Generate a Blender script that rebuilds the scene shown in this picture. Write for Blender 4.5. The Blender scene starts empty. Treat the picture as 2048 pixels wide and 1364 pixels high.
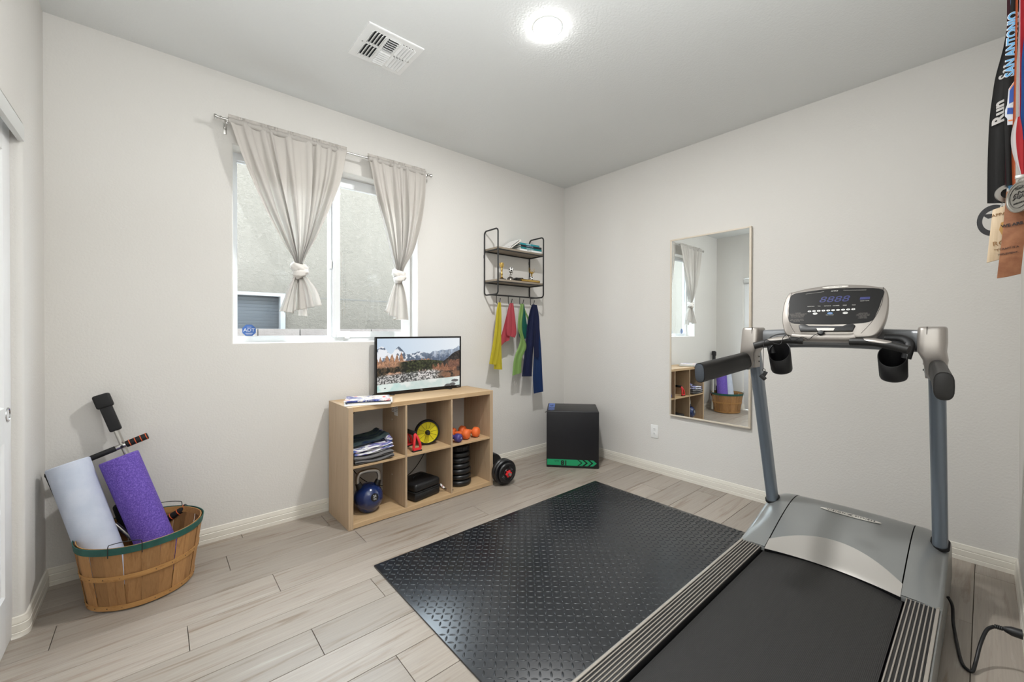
import bpy, bmesh, math, random
import numpy as np
from mathutils import Vector, Matrix, Euler, noise as mnoise
random.seed(7)
C = bpy.context.scene.collection
PI = math.pi
H = 2.74
RX0, RX1 = -3.687, 0.0          # room extents
RY0, RY1 = -3.055, 0.0

# ---------------------------------------------------------------- camera, sky, exposure
scn = bpy.context.scene
cam_d = bpy.data.cameras.new('camera')
cam = bpy.data.objects.new('camera', cam_d); C.objects.link(cam)
yaw, pit, roll = 0.714084, -0.0066073, 0.0018803
fw = Vector((math.sin(yaw)*math.cos(pit), math.cos(yaw)*math.cos(pit), math.sin(pit)))
r0 = Vector((math.cos(yaw), -math.sin(yaw), 0)); u0 = r0.cross(fw)
rr = r0*math.cos(roll)+u0*math.sin(roll); uu = -r0*math.sin(roll)+u0*math.cos(roll)
m = Matrix((rr, uu, -fw)).transposed().to_4x4()
m.translation = Vector((-3.28398, -2.94059, 1.22882))
cam.matrix_world = m
cam_d.sensor_width = 36.0
cam_d.lens = 821.097/2048*36.0
cam_d.shift_y = -(682-667.067)/2048
cam_d.clip_start = 0.01
scn.camera = cam

SKY = 19.0
LAMP = 950.0
FILL = 42.0
w = bpy.data.worlds.new('sky'); scn.world = w; w.use_nodes = True
bg = w.node_tree.nodes['Background']
bg.inputs[0].default_value = (0.80, 0.90, 1.0, 1); bg.inputs[1].default_value = SKY
scn.view_settings.view_transform = 'Standard'
scn.view_settings.look = 'None'
scn.view_settings.gamma = 1.0
scn.view_settings.use_curve_mapping = False
scn.view_settings.exposure = 0.0

def area_light(name, loc, rot, sx, sy, power, col):
    l = bpy.data.lights.new(name, 'AREA'); l.shape = 'RECTANGLE'; l.size = sx; l.size_y = sy
    l.energy = power; l.color = col
    o = bpy.data.objects.new(name, l); o.location = loc; o.rotation_euler = rot; C.objects.link(o); return o
# added fill light beside the camera, out of view, aimed up to brighten the ceiling
area_light('ceiling_fill', (-3.0, -2.65, 1.75), (PI, 0, 0), 0.5, 0.5, FILL, (0.93, 0.97, 1.0))

# ---------------------------------------------------------------- helpers
def lin(c):
    return tuple(((v/255)/12.92 if v/255 <= .04045 else ((v/255+.055)/1.055)**2.4) for v in c[:3]) + (1,)

MATS = {}
def mat(name, col=(128,128,128), rough=.5, metal=0, spec=.5, emit=None, es=0, coat=0):
    if name in MATS: return MATS[name]
    mt = bpy.data.materials.new(name); mt.use_nodes = True
    b = mt.node_tree.nodes['Principled BSDF']
    b.inputs['Base Color'].default_value = lin(col)
    b.inputs['Roughness'].default_value = rough
    b.inputs['Metallic'].default_value = metal
    b.inputs['Specular IOR Level'].default_value = spec
    if coat: b.inputs['Coat Weight'].default_value = coat; b.inputs['Coat Roughness'].default_value = .15
    if emit:
        b.inputs['Emission Color'].default_value = lin(emit); b.inputs['Emission Strength'].default_value = es
    MATS[name] = mt
    return mt
def nd(mt, typ, **kw):
    n = mt.node_tree.nodes.new(typ)
    for k, v in kw.items():
        if k in n.inputs: n.inputs[k].default_value = v
        else: setattr(n, k, v)
    return n
def lk(mt, a, b): mt.node_tree.links.new(a, b)
def bsdf(mt): return mt.node_tree.nodes['Principled BSDF']
def coords(mt, scale=(1,1,1), rnd=False):
    tc = nd(mt, 'ShaderNodeTexCoord'); mp = nd(mt, 'ShaderNodeMapping')
    mp.inputs['Scale'].default_value = scale
    if rnd:
        oi = nd(mt, 'ShaderNodeObjectInfo'); mu = nd(mt, 'ShaderNodeMath', operation='MULTIPLY'); mu.inputs[1].default_value = 37.0
        cb = nd(mt, 'ShaderNodeCombineXYZ'); lk(mt, oi.outputs['Random'], mu.inputs[0])
        for i in range(3): lk(mt, mu.outputs[0], cb.inputs[i])
        ad = nd(mt, 'ShaderNodeVectorMath', operation='ADD'); lk(mt, tc.outputs['Object'], ad.inputs[0]); lk(mt, cb.outputs[0], ad.inputs[1])
        lk(mt, ad.outputs[0], mp.inputs[0])
    else: lk(mt, tc.outputs['Object'], mp.inputs[0])
    return mp.outputs[0]
def noise_bump(mt, scale, strength, dist=.002, vec=None, detail=3):
    v = vec or coords(mt); n = nd(mt, 'ShaderNodeTexNoise'); n.inputs['Scale'].default_value = scale; n.inputs['Detail'].default_value = detail
    lk(mt, v, n.inputs['Vector'])
    b = nd(mt, 'ShaderNodeBump'); b.inputs['Strength'].default_value = strength; b.inputs['Distance'].default_value = dist
    lk(mt, n.outputs[0], b.inputs['Height']); lk(mt, b.outputs[0], bsdf(mt).inputs['Normal'])
    return b
def noise_color(mt, stops, scale, vec=None, detail=4, rough=.6, dist=0):
    v = vec or coords(mt); n = nd(mt, 'ShaderNodeTexNoise'); n.inputs['Scale'].default_value = scale
    n.inputs['Detail'].default_value = detail; n.inputs['Roughness'].default_value = rough; n.inputs['Distortion'].default_value = dist
    lk(mt, v, n.inputs['Vector'])
    r = nd(mt, 'ShaderNodeValToRGB'); el = r.color_ramp.elements
    while len(el) < len(stops): el.new(.5)
    for e, (p, c) in zip(el, stops): e.position = p; e.color = lin(c)
    lk(mt, n.outputs[0], r.inputs[0]); lk(mt, r.outputs[0], bsdf(mt).inputs['Base Color'])
    return r

def nbm(): return bmesh.new()
def merge(bm, t):
    me = bpy.data.meshes.new('t'); t.to_mesh(me); t.free(); bm.from_mesh(me); bpy.data.meshes.remove(me)
def box(bm, c, s, bev=0, rot=None, seg=2):
    t = nbm(); bmesh.ops.create_cube(t, size=1)
    bmesh.ops.scale(t, vec=s, verts=t.verts)
    if bev: bmesh.ops.bevel(t, geom=t.edges[:], offset=bev, segments=seg, affect='EDGES', profile=.5)
    M = Matrix.Translation(c) @ (rot.to_4x4() if rot is not None else Matrix())
    bmesh.ops.transform(t, matrix=M, verts=t.verts); merge(bm, t); return bm
def bx(bm, x0, x1, y0, y1, z0, z1, bev=0, seg=2):
    return box(bm, ((x0+x1)/2, (y0+y1)/2, (z0+z1)/2), (abs(x1-x0), abs(y1-y0), abs(z1-z0)), bev, seg=seg)
def frame4(bm, x0, x1, z0, z1, y0, y1, wl, wr, wb, wt, bev=0):
    bx(bm, x0, x1, y0, y1, z0, z0+wb, bev); bx(bm, x0, x1, y0, y1, z1-wt, z1, bev)
    bx(bm, x0, x0+wl, y0, y1, z0+wb, z1-wt, bev); bx(bm, x1-wr, x1, y0, y1, z0+wb, z1-wt, bev); return bm
def frame_to(d):
    d = Vector(d).normalized(); a = Vector((0,0,1)) if abs(d.z) < .95 else Vector((1,0,0))
    x = a.cross(d).normalized(); y = d.cross(x); return Matrix((x, y, d)).transposed()
def cyl(bm, p0, p1, r0, r1=None, seg=24, bev=0):
    p0, p1 = Vector(p0), Vector(p1); r1 = r0 if r1 is None else r1
    t = nbm(); L = (p1-p0).length
    bmesh.ops.create_cone(t, cap_ends=True, segments=seg, radius1=r0, radius2=r1, depth=L)
    if bev:
        ed = [e for e in t.edges if abs(e.verts[0].co.z-e.verts[1].co.z) < 1e-6]
        bmesh.ops.bevel(t, geom=ed, offset=bev, segments=2, affect='EDGES', profile=.5)
    M = Matrix.Translation((p0+p1)/2) @ frame_to(p1-p0).to_4x4()
    bmesh.ops.transform(t, matrix=M, verts=t.verts); merge(bm, t); return bm
def catmull(pts, n=6, closed=False):
    P = [Vector(p) for p in pts]; out = []
    N = len(P); rng = range(N if closed else N-1)
    for i in rng:
        if closed: a,b,c,d = P[(i-1)%N],P[i],P[(i+1)%N],P[(i+2)%N]
        else: a,b,c,d = P[max(i-1,0)],P[i],P[i+1],P[min(i+2,N-1)]
        for k in range(n):
            t = k/n
            out.append(.5*((2*b)+(c-a)*t+(2*a-5*b+4*c-d)*t*t+(3*b-a-3*c+d)*t**3))
    if not closed: out.append(P[-1])
    return out
def tube(bm, pts, r, seg=10, closed=False, smooth=0, flat=1.0, rfun=None):
    P = catmull(pts, smooth, closed) if smooth else [Vector(p) for p in pts]
    N = len(P); rings = []; prev = None
    for i, p in enumerate(P):
        if closed: d = P[(i+1)%N]-P[(i-1)%N]
        else: d = P[min(i+1,N-1)]-P[max(i-1,0)]
        if d.length < 1e-9: d = Vector((0,0,1))
        d.normalize()
        if prev is None: F = frame_to(d); x = F.col[0].copy()
        else:
            x = prev-d*prev.dot(d)
            if x.length < 1e-6: x = frame_to(d).col[0].copy()
            x.normalize()
        prev = x; y = d.cross(x); rad = r if rfun is None else rfun(i/(N-1))
        rings.append([bm.verts.new(p+x*math.cos(2*PI*k/seg)*rad+y*math.sin(2*PI*k/seg)*rad*flat) for k in range(seg)])
    for i in range(N if closed else N-1):
        a, b = rings[i], rings[(i+1)%N]
        for k in range(seg): bm.faces.new((a[k], a[(k+1)%seg], b[(k+1)%seg], b[k]))
    if not closed:
        bm.faces.new(rings[0][::-1]); bm.faces.new(rings[-1])
    return bm
def lathe(bm, prof, origin=(0,0,0), axis=(0,0,1), seg=32, sx=1, sy=1):
    F = frame_to(axis) if tuple(axis) != (0,0,1) else Matrix.Identity(3)
    o = Vector(origin); rings = []
    for r, z in prof:
        if r < 1e-6: rings.append([bm.verts.new(o+F@Vector((0,0,z)))])
        else: rings.append([bm.verts.new(o+F@Vector((r*sx*math.cos(2*PI*k/seg), r*sy*math.sin(2*PI*k/seg), z))) for k in range(seg)])
    for a, b in zip(rings, rings[1:]):
        for k in range(seg):
            k2 = (k+1)%seg
            if len(a) == 1 and len(b) == 1: continue
            if len(a) == 1: bm.faces.new((a[0], b[k2], b[k]))
            elif len(b) == 1: bm.faces.new((a[k], a[k2], b[0]))
            else: bm.faces.new((a[k], a[k2], b[k2], b[k]))
    return bm
def prism(bm, pts, ext, bev=0):
    """pts: 3d polygon, ext: extrusion vector"""
    t = nbm(); vs = [t.verts.new(Vector(p)) for p in pts]; f = t.faces.new(vs)
    r = bmesh.ops.extrude_face_region(t, geom=[f]); nv = [v for v in r['geom'] if isinstance(v, bmesh.types.BMVert)]
    bmesh.ops.translate(t, verts=nv, vec=Vector(ext)); bmesh.ops.recalc_face_normals(t, faces=t.faces)
    if bev: bmesh.ops.bevel(t, geom=t.edges[:], offset=bev, segments=2, affect='EDGES', profile=.5)
    merge(bm, t); return bm
def grid(bm, fn, nu, nv, thick=0):
    t = nbm(); V = [[t.verts.new(Vector(fn(i/nu, j/nv))) for i in range(nu+1)] for j in range(nv+1)]
    fs = [t.faces.new((V[j][i], V[j][i+1], V[j+1][i+1], V[j+1][i])) for j in range(nv) for i in range(nu)]
    if thick: bmesh.ops.solidify(t, geom=fs, thickness=thick)
    merge(bm, t); return bm

def root(name, loc, label, cat, group=None, rot=(0,0,0)):
    o = bpy.data.objects.new(name, None); C.objects.link(o); o.location = loc; o.rotation_euler = rot
    o.empty_display_size = .05
    o['label'] = label; o['category'] = cat
    if group: o['group'] = group
    return o
def mw(o):
    M = Matrix.LocRotScale(o.location, o.rotation_euler, None)
    return mw(o.parent) @ M if o.parent else M
def obj(name, bm, mt, parent=None, world=True, loc=None, ang=35, recalc=True, local=False):
    """link bm (world coordinates unless local=True) as one mesh object"""
    if recalc: bmesh.ops.recalc_face_normals(bm, faces=bm.faces)
    me = bpy.data.meshes.new(name)
    o = bpy.data.objects.new(name, me)
    if parent:
        o.parent = parent
        if not local: bmesh.ops.transform(bm, matrix=mw(parent).inverted(), verts=bm.verts)
        if loc is not None:
            l = Vector(loc) if local else mw(parent).inverted() @ Vector(loc)
            bmesh.ops.translate(bm, verts=bm.verts, vec=-l); o.location = l
        elif len(bm.verts):
            lo = [min(v.co[i] for v in bm.verts) for i in range(3)]; hi = [max(v.co[i] for v in bm.verts) for i in range(3)]
            l = Vector([(a+b)/2 for a, b in zip(lo, hi)])
            bmesh.ops.translate(bm, verts=bm.verts, vec=-l); o.location = l
    else:
        if loc is None:
            lo = [min(v.co[i] for v in bm.verts) for i in range(3)]; hi = [max(v.co[i] for v in bm.verts) for i in range(3)]
            loc = ((lo[0]+hi[0])/2, (lo[1]+hi[1])/2, lo[2])
        bmesh.ops.translate(bm, verts=bm.verts, vec=-Vector(loc)); o.location = loc
    bm.to_mesh(me); bm.free()
    for mm in (mt if isinstance(mt, (list, tuple)) else [mt]): me.materials.append(mm)
    if ang is not None:
        me.shade_smooth(); me.set_sharp_from_angle(angle=math.radians(ang))
    C.objects.link(o); return o
def tag(o, label, cat, group=None):
    o['label'] = label; o['category'] = cat
    if group: o['group'] = group
    return o
def struct(name, bm, mt, parent=None, **k):
    o = obj(name, bm, mt, parent, **k)
    if not parent: o['kind'] = 'structure'
    return o
FONT = {}
def text_bm(body, size, ext=.0004, shear=0, spacing=1.0, bold=0):
    cu = bpy.data.curves.new('t', 'FONT'); cu.body = body; cu.size = size; cu.extrude = ext; cu.shear = shear
    cu.align_x = 'CENTER'; cu.align_y = 'CENTER'; cu.resolution_u = 3; cu.space_character = spacing; cu.offset = bold
    to = bpy.data.objects.new('t', cu); C.objects.link(to)
    dg = bpy.context.evaluated_depsgraph_get(); me = bpy.data.meshes.new_from_object(to.evaluated_get(dg))
    bm = nbm(); bm.from_mesh(me); bpy.data.meshes.remove(me); bpy.data.objects.remove(to); bpy.data.curves.remove(cu)
    return bm
def text(name, body, size, origin, right, up, mt, parent, ext=.0004, shear=0, local=False, sx=1, spacing=1.0, bold=0):
    bm = text_bm(body, size, ext, shear, spacing, bold)
    R = Vector(right).normalized(); U = Vector(up).normalized(); N = R.cross(U)
    M = Matrix((R*sx, U, N)).transposed().to_4x4(); M.translation = Vector(origin)
    bmesh.ops.transform(bm, matrix=M, verts=bm.verts)
    return obj(name, bm, mt, parent, local=local, ang=None, recalc=False)
def copy_tree(o, parent=None):
    c = o.copy(); C.objects.link(c); c.parent = parent
    for ch in [x for x in o.children]: copy_tree(ch, c)
    return c

# ---------------------------------------------------------------- materials
def wallmat(name, col):
    mt = mat(name, col, .85, spec=.25)
    v = coords(mt)
    n1 = nd(mt, 'ShaderNodeTexNoise'); n1.inputs['Scale'].default_value = 95; n1.inputs['Detail'].default_value = 2.5
    lk(mt, v, n1.inputs['Vector'])
    b = nd(mt, 'ShaderNodeBump'); b.inputs['Strength'].default_value = .30; b.inputs['Distance'].default_value = .004
    lk(mt, n1.outputs[0], b.inputs['Height']); lk(mt, b.outputs[0], bsdf(mt).inputs['Normal'])
    return mt
M_wall = wallmat('wall_paint', (218,215,210))
M_ceil = wallmat('ceiling_paint', (224,225,223))
M_trim = mat('trim_paint', (226,221,210), .45)
M_door = mat('door_paint', (236,236,236), .4)
M_vinyl = mat('window_vinyl', (233,235,236), .35)
M_black = mat('black_plastic', (22,22,24), .45)
M_blackmat = mat('black_matte', (20,20,21), .7)
M_blackmetal = mat('black_metal', (26,26,27), .4)
M_chrome = mat('chrome', (200,200,202), .18, metal=1)
M_steel = mat('brushed_steel', (190,188,184), .32, metal=1)
M_gold = mat('gold', (214,180,105), .25, metal=1)
M_white = mat('white_plastic', (235,235,233), .4)
M_whiteink = mat('white_ink', (225,225,222), .6)

def woodmat(name, c1, c2, c3, axis=0, scale=1.0, rough=.45):
    mt = mat(name, c1, rough, spec=.4)
    s = [14*scale]*3; s[axis] = 1.1*scale
    v = coords(mt, tuple(s), rnd=True)
    r = noise_color(mt, [(.30,c2),(.46,c1),(.60,c1),(.78,c3)], 2.2, vec=v, detail=6, rough=.62, dist=.5)
    s2 = [90*scale]*3; s2[axis] = 2.5*scale
    v2 = coords(mt, tuple(s2), rnd=True)
    n = nd(mt, 'ShaderNodeTexNoise'); n.inputs['Scale'].default_value = 2; n.inputs['Detail'].default_value = 3; lk(mt, v2, n.inputs['Vector'])
    mr = nd(mt, 'ShaderNodeMapRange'); mr.inputs[1].default_value = .3; mr.inputs[2].default_value = .7; mr.inputs[3].default_value = .90; mr.inputs[4].default_value = 1.05
    lk(mt, n.outputs[0], mr.inputs[0])
    mx = nd(mt, 'ShaderNodeMix', data_type='RGBA', blend_type='MULTIPLY'); mx.inputs[0].default_value = 1
    lk(mt, r.outputs[0], mx.inputs[6]); lk(mt, mr.outputs[0], mx.inputs[7])
    lk(mt, mx.outputs[2], bsdf(mt).inputs['Base Color'])
    return mt
def plank_tone(mt, lo=.90, hi=1.06):
    nt = mt.node_tree; b = bsdf(mt); src = b.inputs['Base Color'].links[0].from_socket
    oi = nd(mt, 'ShaderNodeObjectInfo'); mr = nd(mt, 'ShaderNodeMapRange'); mr.inputs[3].default_value = lo; mr.inputs[4].default_value = hi
    lk(mt, oi.outputs['Random'], mr.inputs[0])
    mx = nd(mt, 'ShaderNodeMix', data_type='RGBA', blend_type='MULTIPLY'); mx.inputs[0].default_value = 1
    lk(mt, src, mx.inputs[6]); lk(mt, mr.outputs[0], mx.inputs[7]); lk(mt, mx.outputs[2], b.inputs['Base Color'])
M_plank = woodmat('plank_wood', (165,155,144), (136,120,104), (184,177,169), 0, .8, .38)
plank_tone(M_plank, .84, 1.08)
M_oak_x = woodmat('oak_veneer_x', (196,166,128), (184,152,112), (206,178,142), 0, 1.2, .5)
M_oak_z = woodmat('oak_veneer_z', (188,163,134), (174,147,118), (198,174,146), 2, 1.2, .5)
M_greywood = woodmat('grey_shelf_wood', (150,138,122), (124,112,97), (166,155,140), 0, 1.5, .6)
M_stave = woodmat('basket_wood', (170,126,80), (140,98,58), (188,146,98), 2, 1.3, .7); 
plank_tone(M_stave, .74, 1.12)
M_hoop = woodmat('basket_hoop_wood', (182,136,82), (160,114,64), (198,154,100), 0, 1.3, .7)

# ---------------------------------------------------------------- setting
# floor: underlay + planks 178 mm wide, 1235 mm long, running along x
bm = nbm(); bx(bm, RX0-.3, RX1+.05, RY0-.05, .05, -.06, -.008)
floor = struct('floor', bm, mat('floor_joint', (88,78,68), .8), loc=(0,0,0))
joints = {0:-2.46, 1:-3.60, 2:-3.60, 3:-2.844, 4:-3.19, 5:-2.486, 6:-2.805, 7:-3.1, 8:-2.60, 9:-2.05, 10:-3.3, 11:-2.7, 12:-3.0, 13:-2.3, 14:-3.45, 15:-1.93, 16:-2.6, 17:-3.0}
joints[8] = -0.132-1.235*2; joints[15] = -0.695-1.235*2; joints[1] = -3.0
PW, PL = .1782, 1.235
def planks():
    row = -1; y = -.0605
    rows = [(.05, y, -1)]
    k = 0
    while y > RY0-.05:
        rows.append((y, y-PW, k)); y -= PW; k += 1
    for (ya, yb, k) in rows:
        j0 = joints.get(k, -2.9)
        xs = [j0+PL*i for i in range(-2, 5)]
        xs = [x for x in xs if RX0-.3 < x < RX1+.05]
        xs = [RX0-.3]+sorted(xs)+[RX1+.05]
        for a, b in zip(xs, xs[1:]):
            if b-a < .02: continue
            bm = nbm(); g = .0011
            bx(bm, a+g, b-g, yb+g, max(ya-g, yb+.01), -.012, 0, .0008, 1)
            o = obj('plank', bm, M_plank, floor, loc=((a+b)/2, (ya+yb)/2, 0), ang=30)
planks()
# walls
WX0, WX1, WZ0, WZ1 = -2.935, -1.724, 1.153, 2.335      # window opening
T = .16
def wall_with_hole():
    t = nbm(); r = .012
    def rect(g, y): return [(WX0-g, y, WZ0-g), (WX1+g, y, WZ0-g), (WX1+g, y, WZ1+g), (WX0-g, y, WZ1+g)]
    rings = [rect(r-r*math.sin(a_), r-r*math.cos(a_)) for a_ in [k*PI/12 for k in range(7)]] + [rect(0, T)]
    V = [[t.verts.new(p) for p in R_] for R_ in rings]
    for A, B in zip(V, V[1:]):
        for k in range(4): t.faces.new((A[k], A[(k+1)%4], B[(k+1)%4], B[k]))
    X0, X1, Z0, Z1 = RX0-.3, .15, -.05, H+.1
    for y, ring in ((0, V[0]), (T, V[-1])):
        O = [t.verts.new(p) for p in ((X0,y,Z0),(X1,y,Z0),(X1,y,Z1),(X0,y,Z1))]
        for k in range(4): t.faces.new((O[k], O[(k+1)%4], ring[(k+1)%4], ring[k]))
    return t
struct('wall_back', wall_with_hole(), M_wall, loc=(0,0,0))
bm = nbm(); bx(bm, 0, .12, RY0-.15, 0, -.05, H+.1); struct('wall_right', bm, M_wall, loc=(0,0,0))
# front wall: solid beside the treadmill, doorway behind the camera
bm = nbm(); bx(bm, -3.687-.3, .12, RY0-.12, RY0, -.05, H+.1); struct('wall_front', bm, M_wall, loc=(0,0,0))
# left wall with closet opening from y=-.41 to y=-2.75
CY0, CY1, CZ = -.41, -2.75, 2.06
bm = nbm()
bx(bm, RX0-.13, RX0, CY0, .1, -.05, H+.1, 0)
t = nbm(); bx(t, RX0-.13, RX0, CY0, 0, -.05, H+.1)
bm.free(); bm = nbm()
pts = [(RX0, .05)]
rad = .02
prof = [(RX0, .05)] + [(RX0-rad+rad*math.cos(a), CY0+rad-rad*math.sin(a)) for a in [i*PI/16 for i in range(9)]] + [(RX0-.13, CY0), (RX0-.13, .05)]
prism(bm, [(x, y, -.05) for x, y in prof], (0,0,H+.15))
prof = [(RX0, RY0-.1)] + [(RX0-rad+rad*math.cos(a), CY1-rad+rad*math.sin(a)) for a in [i*PI/16 for i in range(9)]] + [(RX0-.13, CY1), (RX0-.13, RY0-.1)]
prism(bm, [(x, y, -.05) for x, y in prof], (0,0,H+.15))
bx(bm, RX0-.129, RX0-.0002, CY1-.001, CY0+.03, CZ, H+.1)
bx(bm, RX0-.75, RX0-.70, CY1-.3, CY0+.3, -.05, H+.1)
t.free()
struct('wall_left', bm, M_wall, loc=(0,0,0))
bm = nbm(); bx(bm, RX0-.8, .12, RY0-.15, .16, H, H+.1); struct('ceiling', bm, M_ceil, loc=(0,0,0))

# baseboards: moulded profile
def bb_profile(h=.084, d=.0125):
    return [(0,0),(d,0),(d,.020),(d*.82,.0225),(d*.95,.025),(d*.95,.052),(d*.72,.055),(d*.85,.058),(d*.8,.066),(d*.55,.074),(d*.5,h-.003),(d*.25,h),(0,h)]
def baseboard(name, path, closed=False):
    """path: (x,y) points along wall face; normal to the left-hand side of travel"""
    bm = nbm(); P = [Vector((x,y,0)) for x,y in path]; n = len(P); rings = []
    for i, p in enumerate(P):
        ds = []
        if i > 0: ds.append((P[i]-P[i-1]).normalized())
        if i < n-1: ds.append((P[i+1]-P[i]).normalized())
        nn = [Vector((-d.y, d.x, 0)) for d in ds]
        mnv = sum(nn, Vector())/len(nn); mnv.normalize(); k = 1/max(.3, mnv.dot(nn[0]))
        rings.append([bm.verts.new(p+mnv*k*dd+Vector((0,0,z))) for dd, z in bb_profile()])
    for a, b in zip(rings, rings[1:]):
        for i in range(len(a)-1): bm.faces.new((a[i], a[i+1], b[i+1], b[i]))
    bm.faces.new(rings[0]); bm.faces.new(rings[-1][::-1])
    return struct(name, bm, M_trim, loc=(0,0,0), ang=25)
baseboard('baseboard_back', [(0,0),(RX0,0)])
baseboard('baseboard_right', [(0,RY0),(0,0)])
baseboard('baseboard_front', [(RX0+.01,RY0),(0,RY0)])
arc = [(RX0-rad+rad*math.cos(a), CY0+rad-rad*math.sin(a)) for a in [i*PI/12 for i in range(7)]]
baseboard('baseboard_left', [(RX0,0)]+arc+[(RX0-.035, CY0)])

# closet fascia and sliding door
bm = nbm(); bx(bm, RX0-.012, RX0+.006, CY1, CY0-.002, 1.982, 2.045, .002); struct('trim_1', bm, mat('fascia_paint', (226,227,225), .5), loc=(RX0,-1,2.0))
def panel_door(name, x, y0, y1, z0, z1):
    th = .03
    bm = nbm()
    st = .11
    rails = [(z0, z0+.2), (.80, .93), (z1-.12, z1)]
    # stiles, rails
    bx(bm, x-th, x, y0, y0+st, z0, z1, .0015); bx(bm, x-th, x, y1-st, y1, z0, z1, .0015)
    for a, b in rails: bx(bm, x-th, x, y0+st-.001, y1-st+.001, a, b, .0)
    o = struct(name, bm, M_door, loc=(x, (y0+y1)/2, z0))
    for (a, b) in ((rails[0][1], rails[1][0]), (rails[1][1], rails[2][0])):
        bm = nbm(); ya, yb = y0+st, y1-st
        loops = [(0, 0), (.008, -.008), (.026, -.010), (.034, -.006), (.060, -.0035), (.062, -.003)]
        rings = []
        for ins, dep in loops:
            rings.append([bm.verts.new((x+dep, yy, zz)) for yy, zz in ((ya+ins, a+ins), (yb-ins, a+ins), (yb-ins, b-ins), (ya+ins, b-ins))])
        for r1, r2 in zip(rings, rings[1:]):
            for k in range(4): bm.faces.new((r1[k], r1[(k+1)%4], r2[(k+1)%4], r2[k]))
        bm.faces.new(rings[-1])
        obj('door_panel', bm, M_door, o, ang=20)
    return o
door = panel_door('door_1', RX0-.033, -1.62, -.3995, .012, 2.03)
bm = nbm()
lathe(bm, [(.0,-.008),(.020,-.008),(.0225,.0),(.0265,.0035),(.0285,.0025),(.0290,.0)], (RX0-.033,-.462,.90), (1,0,0), 28)
obj('finger_pull', bm, M_chrome, door)['label'] = 'round chrome finger pull'
panel_door('door_2', RX0-.072, -2.80, -1.55, .012, 2.03)

# ---------------------------------------------------------------- window
def window():
    yf = .125      # front plane of frame
    bm = nbm()
    fw_ = .030
    x0, x1, z0, z1 = WX0, WX1, WZ0, WZ1
    d1 = .055
    frame4(bm, x0-.01, x1+.01, z0-.01, z1+.01, yf, yf+d1, fw_+.01, fw_+.01, fw_+.012, fw_+.022)
    win = struct('window_1', bm, M_vinyl, loc=((x0+x1)/2, yf, z0))
    bm = nbm(); bx(bm, -2.350, -2.318, yf+.012, yf+.045, z0+.03, z1-.04, .003); obj('mullion', bm, M_vinyl, win)
    # fixed glazing bead on the left
    bm = nbm()
    L0, L1, Z0, Z1 = x0+fw_, -2.345, z0+.032, z1-.042
    frame4(bm, L0, L1, Z0, Z1, yf+.02, yf+.04, .008, .008, .008, .008)
    obj('glazing_bead', bm, M_vinyl, win)
    # sliding sash on the right
    bm = nbm(); s = .032; S0, S1 = -2.322, x1-.022
    frame4(bm, S0, S1, z0+.027, z1-.036, yf-.012, yf+.022, .042, .046, s+.010, s)
    sash = obj('sash', bm, M_vinyl, win)
    # thin vertical lines: screen/guide
    bm = nbm(); bx(bm, S0-.006, S0, yf-.014, yf+.02, z0+.03, z1-.04, .001); obj('interlock_strip', bm, M_vinyl, win)
    g = mat('window_glass', (230,240,245), 0.0)
    nt = g.node_tree; out = nt.nodes['Material Output']; tr = nd(g, 'ShaderNodeBsdfTransparent'); gl = nd(g, 'ShaderNodeBsdfGlossy'); gl.inputs['Roughness'].default_value = 0
    tr.inputs[0].default_value = (.93,.95,.95,1); mx = nd(g, 'ShaderNodeMixShader'); fr = nd(g, 'ShaderNodeLayerWeight'); fr.inputs[0].default_value = .5
    pw = nd(g, 'ShaderNodeMath', operation='POWER'); pw.inputs[1].default_value = 5; lk(g, fr.outputs['Facing'], pw.inputs[0])
    ma = nd(g, 'ShaderNodeMath', operation='MULTIPLY_ADD'); ma.inputs[1].default_value = .92; ma.inputs[2].default_value = .045; lk(g, pw.outputs[0], ma.inputs[0])
    lk(g, ma.outputs[0], mx.inputs[0]); lk(g, tr.outputs[0], mx.inputs[1]); lk(g, gl.outputs[0], mx.inputs[2]); lk(g, mx.outputs[0], out.inputs[0])
    bm = nbm(); bx(bm, L0, L1, yf+.028, yf+.031, Z0, Z1); obj('pane', bm, g, win, ang=None)
    bm = nbm(); bx(bm, S0+.03, S1-.03, yf+.004, yf+.007, z0+.05, z1-.06); obj('pane', bm, g, win, ang=None)
    bm = nbm(); box(bm, (-2.340, yf+.004, 1.70), (.014,.018,.06), .004); box(bm, (-2.340, yf-.006, 1.712), (.010,.012,.028), .003)
    obj('sash_latch', bm, M_white, win)
    bm = nbm(); box(bm, (-2.262, yf-.019, 1.202), (.092,.016,.042), .004); box(bm, (-2.235, yf-.019, 1.176), (.04,.012,.012), .003)
    obj('vent_lock', bm, M_white, win)
    # security sticker, octagon
    c = Vector((-2.834, yf+.0265, 1.228)); r = .040
    bm = nbm(); pts = [(c.x+r*math.cos(PI/8+k*PI/4), c.y, c.z+r*math.sin(PI/8+k*PI/4)) for k in range(8)]
    prism(bm, pts, (0,-.0006,0)); st = obj('sticker', bm, mat('sticker_blue', (62,100,165), .5), win, ang=None); st['label'] = 'blue octagonal security sticker'
    text('sticker_lettering', 'ADT', .030, c+Vector((0,-.001,.002)), (1,0,0), (0,0,1), M_whiteink, st, sx=1.05)
    bm = nbm(); bx(bm, c.x-.02, c.x+.02, c.y-.0012, c.y-.0008, c.z-.019, c.z-.0165); bx(bm, c.x-.015, c.x+.015, c.y-.0012, c.y-.0008, c.z-.025, c.z-.023)
    bx(bm, c.x-.012, c.x+.012, c.y-.0012, c.y-.0008, c.z+.020, c.z+.022)
    obj('sticker_line', bm, M_whiteink, st, ang=None)
window()

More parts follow.
